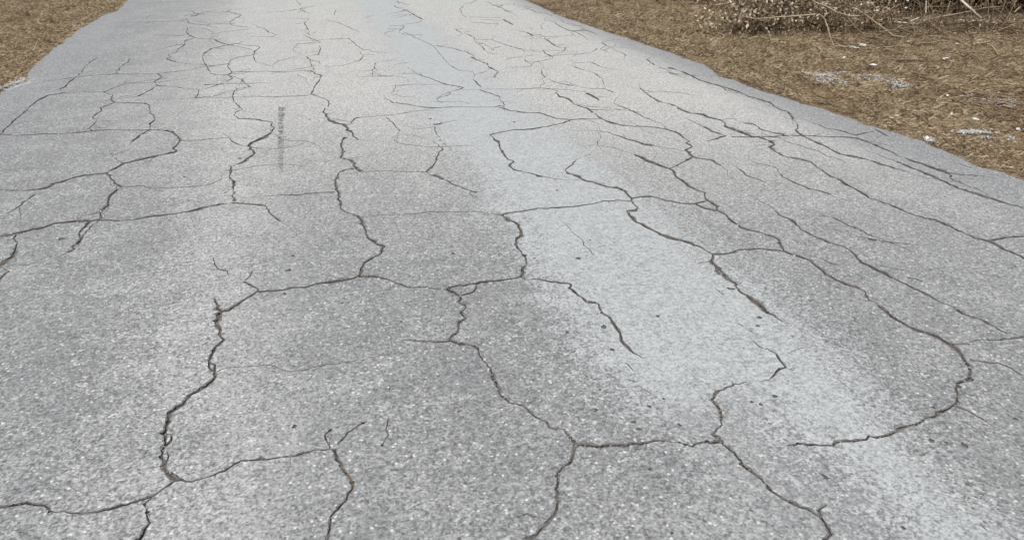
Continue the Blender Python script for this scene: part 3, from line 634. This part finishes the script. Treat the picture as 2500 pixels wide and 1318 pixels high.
LIPS = [(wd, rs_) for wd, rs_ in ALLRS if wd >= 8]
def in_crack():
    while True:
        wd, rs_ = random.choice(LIPS); l, r = random.choice(rs_)[:2]; m = l.lerp(r, random.random())
        if m.y < 6 and random.random() < wd / 14: return m.x, m.y
cg = link('crack_grit', stones(3600, in_crack, .0012, .0042, .8, -.0045), M_CGRIT, road); tag(cg, kind='stuff')
# ladder of dark rubber dashes left by a tyre
tm = empty('tyre_mark_origin', (0, 0, 0)); bpy.data.objects.remove(tm)
def dash(x0, y0, x1, y1, name='tread_dash', z=.002):
    a, b, c_, d = ground(x0, y1), ground(x1, y1), ground(x1, y0), ground(x0, y0); V = []; n = 12
    quad = [a, b, c_, d]
    for i in range(4):
        p, q = quad[i], quad[(i + 1) % 4]
        for j in range(n // 2):
            u = p.lerp(q, j / (n // 2)); e = .005
            V.append((u.x + random.uniform(-e, e), u.y + random.uniform(-e, e) * 2, z))
    return mesh(name, V, [tuple(range(len(V)))])
DASH = [(680, 262, 697, 272), (679, 275, 695, 285), (680, 290, 691, 296), (679, 300, 690, 304), (680, 310, 689, 314), (679, 321, 690, 326), (678, 334, 688, 338), (680, 344, 688, 347), (681, 350, 687, 352), (670, 375, 676, 377), (681, 367, 687, 369), (694, 334, 699, 336), (680, 386, 687, 388), (682, 402, 688, 405)]
for d in DASH: link('tread_dash', dash(*d), M_RUBBER, road)
link('rubber_streak', dash(679, 262, 692, 425, 'rubber_streak', .0012), M_STREAK, road)

# ------------------------------------------------------------------ ground sheet
def verge_h(x, y):
    er, el = float(edge_right(y)), float(edge_left(y))
    d = max(x - er, el - x)
    if d < -.12: return -.12
    base = -.12 + .122 * max(0, min(1, (d + .12) / .14))
    if d > 0:
        s = min(1, d / .5)
        base += s * (.03 * nz(x * .7, y * .7) + .04 * nz(x * 2.3, y * 2.3, 4) + .03 * nz(x * 6.1, y * 6.1, 8)) + .03 * s
    return base
xs = sorted(set([round(v, 3) for v in list(np.arange(-6, 13.01, .085))] + [-1500, -600, -200, -80, -40, -20, -12, -9, -7, 14, 16, 20, 30, 60, 120, 300, 800, 1500]))
yy = sorted(set([round(v, 3) for v in list(np.arange(.5, 17.01, .1))] + [-1500, -500, -150, -60, -25, -12, -6, -3, -1.5, -.5, 18, 20, 23, 28, 36, 50, 80, 130, 250, 600, 1500]))
V = []
for y in yy:
    for x in xs: V.append((x, y, verge_h(x, y) if -3 < y < 90 or not (-2.7 < x < 5.3) else -.12))
nx = len(xs); Fq = [(j * nx + i, j * nx + i + 1, (j + 1) * nx + i + 1, (j + 1) * nx + i) for j in range(len(yy) - 1) for i in range(nx - 1)]
gr = link('ground', np_mesh('ground', V, Fq, True), M_GROUND)
tag(gr, 'brown soil and matted thatch of the verges on both sides of the road', 'ground', kind='structure')

# ------------------------------------------------------------------ dry grass on the verges
PATCH = []                                       # pale bare spots: centre, half sizes
def blades(n, gen, lmin, lmax, wmin, wmax, emax, zf=verge_h):
    P = np.zeros((n * 4, 3), np.float32); F = np.zeros((n, 4), np.int32)
    for i in range(n):
        x, y = gen(); z = zf(x, y); a = random.random() * 6.283; e = emax * random.random() ** 1.6
        L = random.uniform(lmin, lmax); wd = random.uniform(wmin, wmax)
        dx, dy, dz = math.cos(a) * math.cos(e), math.sin(a) * math.cos(e), math.sin(e)
        sx, sy = -math.sin(a) * wd, math.cos(a) * wd; z += random.uniform(-.002, .012)
        tw = random.uniform(-.6, .6) * wd; sag = -.18 * L * random.random()
        P[i * 4] = (x - sx, y - sy, z - tw); P[i * 4 + 1] = (x + sx, y + sy, z + tw)
        mx, my, mz = x + dx * L * .6, y + dy * L * .6, z + dz * L * .6 + .004
        P[i * 4 + 2] = (mx + sx * .7, my + sy * .7, mz + tw)
        P[i * 4 + 3] = (x + dx * L, y + dy * L, max(z - .004, z + dz * L + sag))
        F[i] = (i * 4, i * 4 + 1, i * 4 + 2, i * 4 + 3)
    return P, F
def gen_right():
    while True:
        y = 3.0 + 12.5 * random.random(); er = float(edge_right(y)); x = er + (.03 if random.random() < .75 else -.05) + 6.4 * random.random() ** 1.25
        if x > 12.5: continue
        if nz(x * 1.9, y * 1.9, 3.0) < -.32 and random.random() < .6: continue
        return x, y
def gen_left():
    while True:
        y = 4.0 + 12 * random.random(); el = float(edge_left(y)); return el - .012 - 3.2 * random.random() ** 1.3, y
P, F = blades(150000, gen_right, .014, .062, .0010, .0026, .75); g1 = link('dry_grass', np_mesh('dry_grass', P, F), M_STRAW)
tag(g1, 'flattened dry brown grass on the verge right of the road', 'grass', kind='stuff')
P, F = blades(60000, gen_left, .014, .062, .0010, .0026, .75); g2 = link('dry_grass', np_mesh('dry_grass', P, F), M_STRAW)
tag(g2, 'flattened dry brown grass on the verge left of the road', 'grass', kind='stuff')
TB = []
def tuft_gen(side):
    while True:
        y = random.uniform(4.5, 14.5)
        x = edge_right(y) + .08 + 5.5 * random.random() ** 1.2 if side > 0 else edge_left(y) - .08 - 3 * random.random() ** 1.2
        if nz(x * 1.3, y * 1.3, 17.0) > -.05: return x, y
for i in range(900):
    cx_, cy_ = tuft_gen(1 if i % 4 else -1); sp_ = random.uniform(.015, .05)
    def tg(): return cx_ + random.gauss(0, sp_), cy_ + random.gauss(0, sp_)
    TB.append(blades(16, tg, .05, .13, .0010, .0024, 1.25))
P = np.concatenate([p for p, f in TB]); F = np.arange(len(P), dtype=np.int32).reshape(-1, 4)
tag(link('grass_tufts', np_mesh('grass_tufts', P, F), M_STRAW), 'longer bent tufts of dry straw standing out of the flattened grass', 'grass', kind='stuff')
# leaf litter: flat dead leaves and broken straw, thickest towards the brush
def leaves(cs, smin, smax, flat=False):
    n = len(cs); P = np.zeros((n * 4, 3), np.float32); F = np.arange(n * 4, dtype=np.int32).reshape(n, 4)
    for i, q in enumerate(cs):
        s = random.uniform(smin, smax)
        if flat: nn = Vector((random.gauss(0, .35), random.gauss(0, .35), 1)).normalized()
        else: nn = Vector((random.gauss(0, 1), random.gauss(0, 1), random.gauss(.4, 1))).normalized()
        a = nn.cross(Vector((random.random() - .5, random.random() - .5, random.random() - .5)))
        if a.length < 1e-4: a = nn.cross(Vector((1, 0, 0)))
        a.normalize(); b = nn.cross(a); wd = random.uniform(.38, .6)
        P[i * 4] = q; P[i * 4 + 1] = q + a * s * .45 + b * s * wd * .5 + nn * s * .1
        P[i * 4 + 2] = q + a * s; P[i * 4 + 3] = q + a * s * .55 - b * s * wd * .5 + nn * s * .12
    return P, F
cs = []
while len(cs) < 16000:
    y = random.uniform(4.5, 15); er = float(edge_right(y)); x = er + .25 + 5.8 * random.random()
    dd = Vector((x, y, 0)).dot(FWD)
    if random.random() < .12 + .5 * max(0, nz(x * 1.2, y * 1.2, 9)) + (.8 if dd > 10.0 and x > 6.4 else 0): cs.append(Vector((x, y, verge_h(x, y) + .012 + .02 * random.random())))
P, F = leaves(cs, .02, .05, True)
tag(link('leaf_litter', np_mesh('leaf_litter', P, F), M_LITTER), 'dead brown leaves scattered over the right verge below the brush', 'leaf litter', kind='stuff')
# asphalt crumbs along both edges
def gen_edge():
    y = random.uniform(2.5, 14)
    if random.random() < .75: return float(edge_right(y)) + random.gauss(.01, .012), y
    return float(edge_left(y)) + random.gauss(-.01, .012), y
tag(link('road_edge_gravel', stones(700, gen_edge, .002, .006, .6, lambda x, y: max(0.0, verge_h(x, y)) if edge_left(y) < x < edge_right(y) else verge_h(x, y) + .004), M_CRUMB), 'loose grey asphalt crumbs along the broken road edges', 'gravel', kind='stuff')

# pale grit patches
def grit(pts, n, sx, label, smax=.016):
    ox = [ground(*p) for p in pts]
    def gen():
        q = random.choice(ox); return q.x + random.gauss(0, sx), q.y + random.gauss(0, sx * 1.1)
    me = stones(int(n * 2.2), gen, .002, smax * .62, .3, lambda x, y: verge_h(x, y) + .016 if x > edge_right(y) or x < edge_left(y) else .001)
    o = link('pale_grit', me, M_GRIT); tag(o, label, 'grit', 'pale grit showing through the grass', 'stuff')
grit(px('G', [(350, 295), (390, 305), (480, 330), (440, 350), (520, 355), (300, 290), (560, 300)]), 420, .055, 'largest scatter of whitish grit in the grass, nearest the shrub')
grit(px('G', [(770, 345), (840, 350), (650, 395), (900, 350)]), 110, .04, 'thin trail of whitish grit between the two brighter grit spots')
grit(px('G', [(950, 330), (975, 355)]), 110, .035, 'small round spot of pale grit in the middle of the grass')
grit(px('G', [(1150, 380), (1200, 405), (1260, 412), (1180, 435)]), 200, .04, 'small pale grit spot just right of the round one')
grit(px('G', [(2180, 575), (2240, 565), (2300, 565), (2060, 560), (2000, 535)]), 330, .05, 'bluish pale grit patch at the far right edge of the grass')
grit(px('G', [(1840, 880), (1890, 880), (1980, 880), (2020, 890)]), 230, .03, 'pale grit row in front of the dark hollow on the lower verge')
grit(px('G', [(2080, 965), (2290, 990), (1490, 925), (1540, 940), (2160, 920)]), 110, .022, 'few sparse pale grit crumbs low on the right verge')
grit(px('D', [(120, 1130), (180, 1110), (250, 1085), (320, 1060), (345, 1035), (60, 1160), (300, 1075), (210, 1100)]), 900, .026, 'whitish crumbled grit along the left road edge', .013)

# white scraps lying in the grass
def scrap(tile, pts, label, lift=.02, name='paper_scrap'):
    q = [ground(*p) for p in px(tile, pts)]
    V = []
    for i, p in enumerate(q): V.append(Vector((p.x, p.y, verge_h(p.x, p.y) + lift + random.uniform(-.004, .012))))
    n = len(V); c0 = sum(V, Vector()) / n; c0.z += .008
    A = V + [c0]; th = Vector((0, 0, -.003)); B = [v + th for v in A]
    Fc = [(i, (i + 1) % n, n) for i in range(n)] + [(n + 1 + (i + 1) % n, n + 1 + i, 2 * n + 1) for i in range(n)] + [((i + 1) % n, i, n + 1 + i, n + 1 + (i + 1) % n) for i in range(n)]
    o = link(name, mesh(name, A + B, Fc), M_PAPER); tag(o, label, 'litter', 'white scraps in the grass')
scrap('E', [(-75, 722), (-20, 730), (40, 755), (100, 785), (20, 775), (-60, 762)], 'largest white paper scrap, below the left end of the branch pile')
scrap('E', [(80, 722), (110, 706), (190, 712), (190, 728), (130, 732)], 'narrow white scrap just behind the largest scrap')
scrap('E', [(1480, 685), (1510, 668), (1570, 682), (1540, 694)], 'small white scrap alone in front of the long thin branch')
scrap('G', [(1628, 165), (1690, 150), (1698, 168), (1640, 182)], 'bright white rectangular scrap in the middle of the verge')
scrap('G', [(1925, 775), (1985, 782), (2005, 798), (1945, 795)], 'white scrap lying on the rim of the dark hollow')
scrap('G', [(2355, 875), (2400, 872), (2420, 888), (2375, 892)], 'white scrap near the lower right edge of the verge')
scrap('G', [(2430, 875), (2480, 868), (2500, 885), (2440, 888)], 'rightmost white scrap, cut by the picture edge')
scrap('G', [(905, 232), (940, 222), (985, 238), (930, 240)], 'thin white scrap above the round grit spot')
scrap('G', [(635, 150), (660, 135), (668, 142), (645, 158)], 'tiny slanted whitish scrap above the largest grit patch')
scrap('G', [(1465, 920), (1490, 912), (1510, 925), (1485, 932)], 'small white scrap close to the road edge')
scrap('G', [(1670, 528), (1690, 518), (1705, 528), (1685, 534)], 'tiny white scrap left of the bluish grit patch')
scrap('G', [(1705, 748), (1722, 740), (1738, 750), (1718, 757)], 'tiny white scrap left of the dark hollow')
scrap('G', [(1570, 250), (1590, 244), (1608, 250), (1588, 258)], 'tiny white scrap below the bright rectangular one')

# ------------------------------------------------------------------ branches lying in and before the brush pile
def branch(name, tile, pts, depths, r0, r1, mat, label, forks=(), group='fallen branches by the brush pile'):
    q = [at_depth(*p, d) for p, d in zip(px(tile, pts), depths)]
    for p in q: p.z = max(p.z, verge_h(p.x, p.y) + .035)
    root = empty(name, q[-1] if q[-1].z < q[0].z else q[0])
    def wavy(a, ra, rb):
        out = []; rr = []
        tot = len(a) - 1
        for i in range(tot):
            for j in range(4):
                p = a[i].lerp(a[i + 1], j / 4); L = (a[i + 1] - a[i]).length
                out.append(p + Vector((nz(i + j * .3, p.x * 3), nz(p.y * 3, j), nz(p.z * 5, i))) * L * .018); rr.append(ra + (rb - ra) * (i + j / 4) / tot)
        out.append(a[-1]); rr.append(rb); return out, rr
    o, rr = wavy(q, r0, r1)
    V, Fc = tube(o, rr, 7, knob=.12); link('stem', mesh('stem', V, Fc, True), mat, root)
    for (ft, fp, fd, fr) in forks:
        a = [at_depth(*p, d) for p, d in zip(px(ft, fp), fd)]
        for p in a: p.z = max(p.z, verge_h(p.x, p.y) + .01)
        o, rr = wavy(a, fr, fr * .5); V, Fc = tube(o, rr, 6, knob=.12); link('fork', mesh('fork', V, Fc, True), mat, root)
    tag(root, label, 'branch', group)
def gd(tile, pt):
    p = px(tile, [pt])[0]; return ground(*p).dot(FWD)
D0 = gd('E', (700, 610))
branch('fallen_branch', 'E', [(60, 130), (210, 225), (330, 320), (470, 420), (600, 530), (740, 630)], [D0 + .5, D0 + .4, D0 + .3, D0 + .2, D0 + .1, D0], .007, .013, M_BARK, 'straight tan branch slanting down to the ground left of the forked stick', [('E', [(660, 570), (660, 640), (690, 690)], [D0, D0 - .05, D0 - .15], .006)])
D1 = gd('E', (830, 500))
branch('fallen_branch', 'E', [(415, 320), (560, 318), (700, 330), (850, 345), (960, 350)], [D1 + .15, D1 + .1, D1, D1, D1], .007, .014, M_PALEBARK, 'bleached forked stick lying across the front of the branch pile', [('E', [(830, 338), (880, 300), (970, 262)], [D1, D1, D1 + .05], .013), ('E', [(420, 322), (415, 290), (425, 258)], [D1 + .15] * 3, .009)])
D2 = D1 + .08
branch('fallen_branch', 'E', [(950, 365), (1060, 310), (1180, 270), (1380, 232), (1560, 200), (1740, 160), (1910, 122), (2200, 95)], [D2] * 4 + [D2 + .1, D2 + .2, D2 + .3, D2 + .5], .015, .006, M_BARK, 'long thin tan branch rising to the right through the pile', [('E', [(1880, 128), (1876, 60), (1880, -40)], [D2 + .3] * 3, .006), ('E', [(1180, 272), (1230, 320), (1265, 372)], [D2] * 3, .013), ('E', [(1180, 270), (1170, 200), (1200, 150), (1270, 180)], [D2] * 4, .009)])
branch('fallen_branch', 'E', [(1500, -90), (1600, 20), (1720, 125), (1800, 205), (1880, 268)], [D2 + .1, D2, D2 - .1, D2 - .1, D2 - .1], .018, .010, M_PALEBARK, 'thick pale branch crossing over the long thin one')
D3 = gd('E', (1700, 390))
branch('fallen_branch', 'E', [(1400, 378), (1560, 378), (1720, 382), (1800, 388), (1900, 402)], [D3] * 5, .006, .011, M_PALEBARK, 'short pale stick lying level below the crossed branches')
D4 = gd('F', (2180, 760))
branch('fallen_branch', 'F', [(1900, 200), (1990, 290), (2030, 400), (2060, 520), (2110, 660), (2170, 745), (2260, 790)], [D4 + .3] * 2 + [D4 + .2, D4 + .15, D4 + .1, D4, D4 - .1], .006, .007, M_BARK, 'thin curved stem arching down out of the leafy shrub')
branch('fallen_branch', 'F', [(800, 235), (960, 272), (1130, 268), (1340, 250), (1530, 240), (1700, 225), (1850, 212)], [D4 + .55, D4 + .4, D4 + .25, D4 + .2, D4 + .15, D4 + .1, D4], .005, .010, M_BARK, 'level tan stem sticking through the leafy shrub')
branch('fallen_branch', 'F', [(1700, -60), (1850, 40), (2000, 90), (2160, 180), (2350, 240), (2500, 235)], [D4 + .7, D4 + .7, D4 + .6, D4 + .5, D4 + .5, D4 + .5], .008, .009, M_BARK, 'bent tan branch between the leafy shrub and the straight slanting branch')
branch('fallen_branch', 'E', [(590, 490), (660, 465), (740, 448), (810, 440)], [gd('E', (700, 500))] * 4, .010, .007, M_BARK, 'short broken tan stick beside the straight slanting branch')
branch('fallen_branch', 'E', [(630, 530), (720, 518), (800, 497), (920, 495)], [gd('E', (780, 520))] * 4, .006, .010, M_BARK, 'short stick lying in the leaves under the forked stick')
branch('fallen_branch', 'E', [(2360, 185), (2400, 145), (2450, 100)], [D2 - .1] * 3, .012, .010, M_BARK, 'short stub of branch at the right edge of the pile')
branch('fallen_branch', 'E', [(1072, -20), (1078, 80), (1075, 150), (1068, 215)], [D2 + .25] * 4, .008, .010, M_PALEBARK, 'upright pale stub behind the forked stick')
branch('fallen_branch', 'E', [(160, -30), (185, 80), (205, 200)], [D2 + .35] * 3, .008, .012, M_BARK, 'leftmost upright stem in the dark of the pile')
branch('fallen_branch', 'E', [(325, -40), (315, 80), (310, 190)], [D2 + .4] * 3, .009, .013, M_DARKBARK, 'dim upright stem right of the leftmost one')
branch('fallen_branch', 'E', [(1430, 20), (1385, 140), (1378, 240), (1400, 380)], [D2 + .1] * 4, .005, .007, M_BARK, 'thin upright twig rising in front of the dark hollow')
for t, a, r, lb in (('G', [(330, 495), (380, 525), (470, 542), (560, 550), (640, 550)], .006, 'thin dark twig lying just behind the road edge'), ('G', [(1340, 705), (1400, 718), (1460, 738)], .006, 'pale straw stick lying near the road in the middle of the verge'), ('G', [(1480, 738), (1550, 745), (1620, 757)], .005, 'thin straw stick right of the pale one near the road'),
                    ('G', [(2230, 410), (2310, 402), (2390, 408)], .007, 'tan stick lying in the grass near the right picture edge'), ('G', [(1700, 200), (1740, 205), (1790, 210)], .006, 'thin tan stick right of the bright rectangular scrap'), ('G', [(570, 0), (620, 42), (700, 48)], .006, 'curved tan twig left of the largest white scrap'),
                    ('G', [(380, 40), (395, 60), (415, 72)], .008, 'short pale stick in the grass below the leafy shrub'), ('E', [(1940, 720), (2020, 790), (2110, 860)], .008, 'tan stick lying toward the right in front of the pile'), ('E', [(1740, 735), (1850, 715), (1990, 690)], .010, 'broken tan stick end beside the one lying toward the right'),
                    ('E', [(330, 815), (460, 785), (620, 748), (760, 712), (830, 735)], .006, 'long thin twig lying right of the largest white scrap'), ('E', [(960, 690), (1150, 700), (1300, 688), (1430, 712)], .007, 'bent twig lying left of the lone small scrap')):
    ps = px(t, a); branch('fallen_stick', t, a, [ground(*p).dot(FWD) for p in ps], r, r * .8, M_DARKBARK if 'dark' in lb else M_BARK, lb, group='sticks lying in the grass')

# tangle of finer twigs
V = []; Fc = []
def pile_pos():
    x = random.uniform(2040, 2760); y = random.uniform(-20, 100) - max(0, x - 2300) * .06
    g = ground(x, y); return g
for i in range(1300):
    g = pile_pos(); d = g.dot(FWD); h = random.random() ** 1.3 * min(.8, .07 + .30 * max(0, d - 9.9)); L = random.uniform(.25, 1.1)
    a = random.random() * 6.283; e = random.gauss(.1, .45) if random.random() < .7 else random.uniform(.7, 1.5)
    dr = Vector((math.cos(a) * math.cos(e), math.sin(a) * math.cos(e), math.sin(e))); p = Vector((g.x, g.y, verge_h(g.x, g.y) + .01 + h)); pts = []
    for j in range(5):
        q = p + dr * L * (j / 4 - .5) + Vector((nz(i, j * .6), nz(i + 9, j * .6), nz(i + 18, j * .6))) * .07 * L
        q.z = max(q.z, verge_h(q.x, q.y) + .006); pts.append(q)
    if project(p)[0] > 2240 and project(p)[1] < 45 and random.random() < .6: continue
    r = random.uniform(.0018, .0052); tube(pts, [r, r, r * .9, r * .8, r * .5], 4, V, Fc)
for i in range(950):                                 # flat straw and twigs before the pile
    x = random.uniform(1900, 2650); y = random.uniform(40, 340)
    if y > 105 + max(0, (x - 2000)) * .5: continue
    g = ground(x, y)
    if g.x < edge_right(g.y) + .3: continue
    L = random.uniform(.08, .45); a = random.random() * 6.283; pts = []
    for j in range(4):
        q = g + Vector((math.cos(a), math.sin(a), 0)) * L * (j / 3 - .5) + Vector((nz(i, j * .6), nz(i + 9, j * .6), 0)) * .08 * L
        q.z = verge_h(q.x, q.y) + .02 + .03 * random.random(); pts.append(q)
    r = random.uniform(.0016, .004); tube(pts, [r, r, r * .9, r * .6], 4, V, Fc)
tag(link('twig_tangle', mesh('twig_tangle', V, Fc), M_TWIG), 'tangle of fine dry twigs heaped through the branch pile', 'twigs', kind='stuff')

# ------------------------------------------------------------------ shrubs
def shrub(name, base, rx, ry, rz, nstem, nleaf, lmat, smin, smax, label, cat, hollow=.01):
    root = empty(name, base); tips = []
    for i in range(nstem):
        a = random.random() * 6.283; rr = random.random() ** .5
        tgt = base + Vector((math.cos(a) * rx * rr, math.sin(a) * ry * rr, rz * (.35 + .65 * random.random()) * math.sqrt(max(.1, 1 - .6 * rr * rr))))
        st = base + Vector((random.gauss(0, rx * .25), random.gauss(0, ry * .25), 0)); pts = []
        for j in range(6):
            t = j / 5; q = st.lerp(tgt, t) + Vector((nz(i, t * 3), nz(i + 40, t * 3), nz(i + 80, t * 3) * .5)) * .13 * rx; q.z += rz * .18 * math.sin(t * 3.14); q.z = max(q.z, base.z + .01); pts.append(q)
        Vs, Fs = tube(pts, [.009 - .0013 * j for j in range(6)], 5); link('stem', mesh('stem', Vs, Fs, True), M_DARKBARK if i % 3 else M_BARK, root)
        tips.append(pts)
    cs = []
    clus = []
    for i in range(max(20, nleaf // 22)):
        pts = random.choice(tips); q = pts[random.randint(1, 5)] + Vector((random.gauss(0, rx * .22), random.gauss(0, ry * .22), random.gauss(0, rz * .2))); clus.append(q)
    while len(cs) < nleaf:
        q = random.choice(clus) + Vector((random.gauss(0, .055), random.gauss(0, .055), random.gauss(0, .05)))
        if random.random() < .3: q = base + Vector((random.gauss(0, rx * .45), random.gauss(0, ry * .45), abs(random.gauss(0, rz * .4))))
        dx, dy, dz = (q.x - base.x) / rx, (q.y - base.y) / ry, (q.z - base.z) / rz
        if dz < hollow * random.random() * 2 or dz < .01 or dx * dx + dy * dy + dz * dz > 1.25: continue
        cs.append(q)
    P, F = leaves(cs, smin, smax); f = link('foliage', np_mesh('foliage', P, F), lmat, root); tag(f, kind='stuff')
    tag(root, label, cat, 'dry brush beyond the verge')
def gbase(x, y, back=0.0):
    g = ground(x, y); g = g + FWD * back; g.z = verge_h(g.x, g.y); return g
shrub('dry_shrub', gbase(1880, 100, .5), 1.0, .55, .95, 26, 4600, M_LEAF, .034, .068, 'dead shrub covered in small curled tan leaves, spilling onto the grass', 'shrub')
shrub('dry_shrub', gbase(2050, 92, .5), .7, .5, .7, 18, 1700, M_LEAF, .03, .06, 'lower tan leafy clump joining the shrub to the branch pile', 'shrub')
for (hx, hy, a, b, h, nl), lb in zip(((2160, 88, .6, .35, .36, 900), (2290, 76, .6, .3, .15, 350), (2440, 84, .6, .3, .15, 350), (2590, 84, .6, .4, .22, 400)),
        ('low heap of dry twigs and leaves behind the straight slanting branch', 'low heap of dry twigs under the long thin branch', 'low heap of dry twigs below the thick crossing branch', 'low heap of dry twigs past the right end of the pile')):
    shrub('brush_heap', gbase(hx, hy, b * .7), a, b, h, 34, nl, M_LEAF, .02, .045, lb, 'brush heap')
HEDGE = [(1500, 2, 1.0, .55, 1.3), (1690, 12, .9, .5, 1.3), (1900, 40, 1.1, .5, 1.4), (2120, 40, 1.1, .55, 1.5), (2330, 54, 1.0, .55, 1.5), (2540, 50, 1.1, .6, 1.6), (2780, 40, 1.3, .7, 1.5)]
HL = ['shade-coloured bramble at the far end, nearest the road', 'shade-coloured bramble left behind the tan leafy shrub', 'shade-coloured bramble right behind the tan leafy shrub', 'shade-coloured bramble behind the leftmost upright stem', 'shade-coloured bramble behind the crossed branches', 'shade-coloured bramble at the right edge of the picture', 'shade-coloured bramble just beyond the right edge of the picture']
for (x, y, a, b, h), lb in zip(HEDGE, HL):
    shrub('bramble', gbase(x, y, b * .95), a, b, h + .3, 12, 9000, M_SHADELEAF, .05, .1, lb, 'bush', hollow=.2)  # tall dense crowns, hollow below: shaped to cast deep shade behind the pile
print('cracks', NCR, 'road tris', len(top_f))
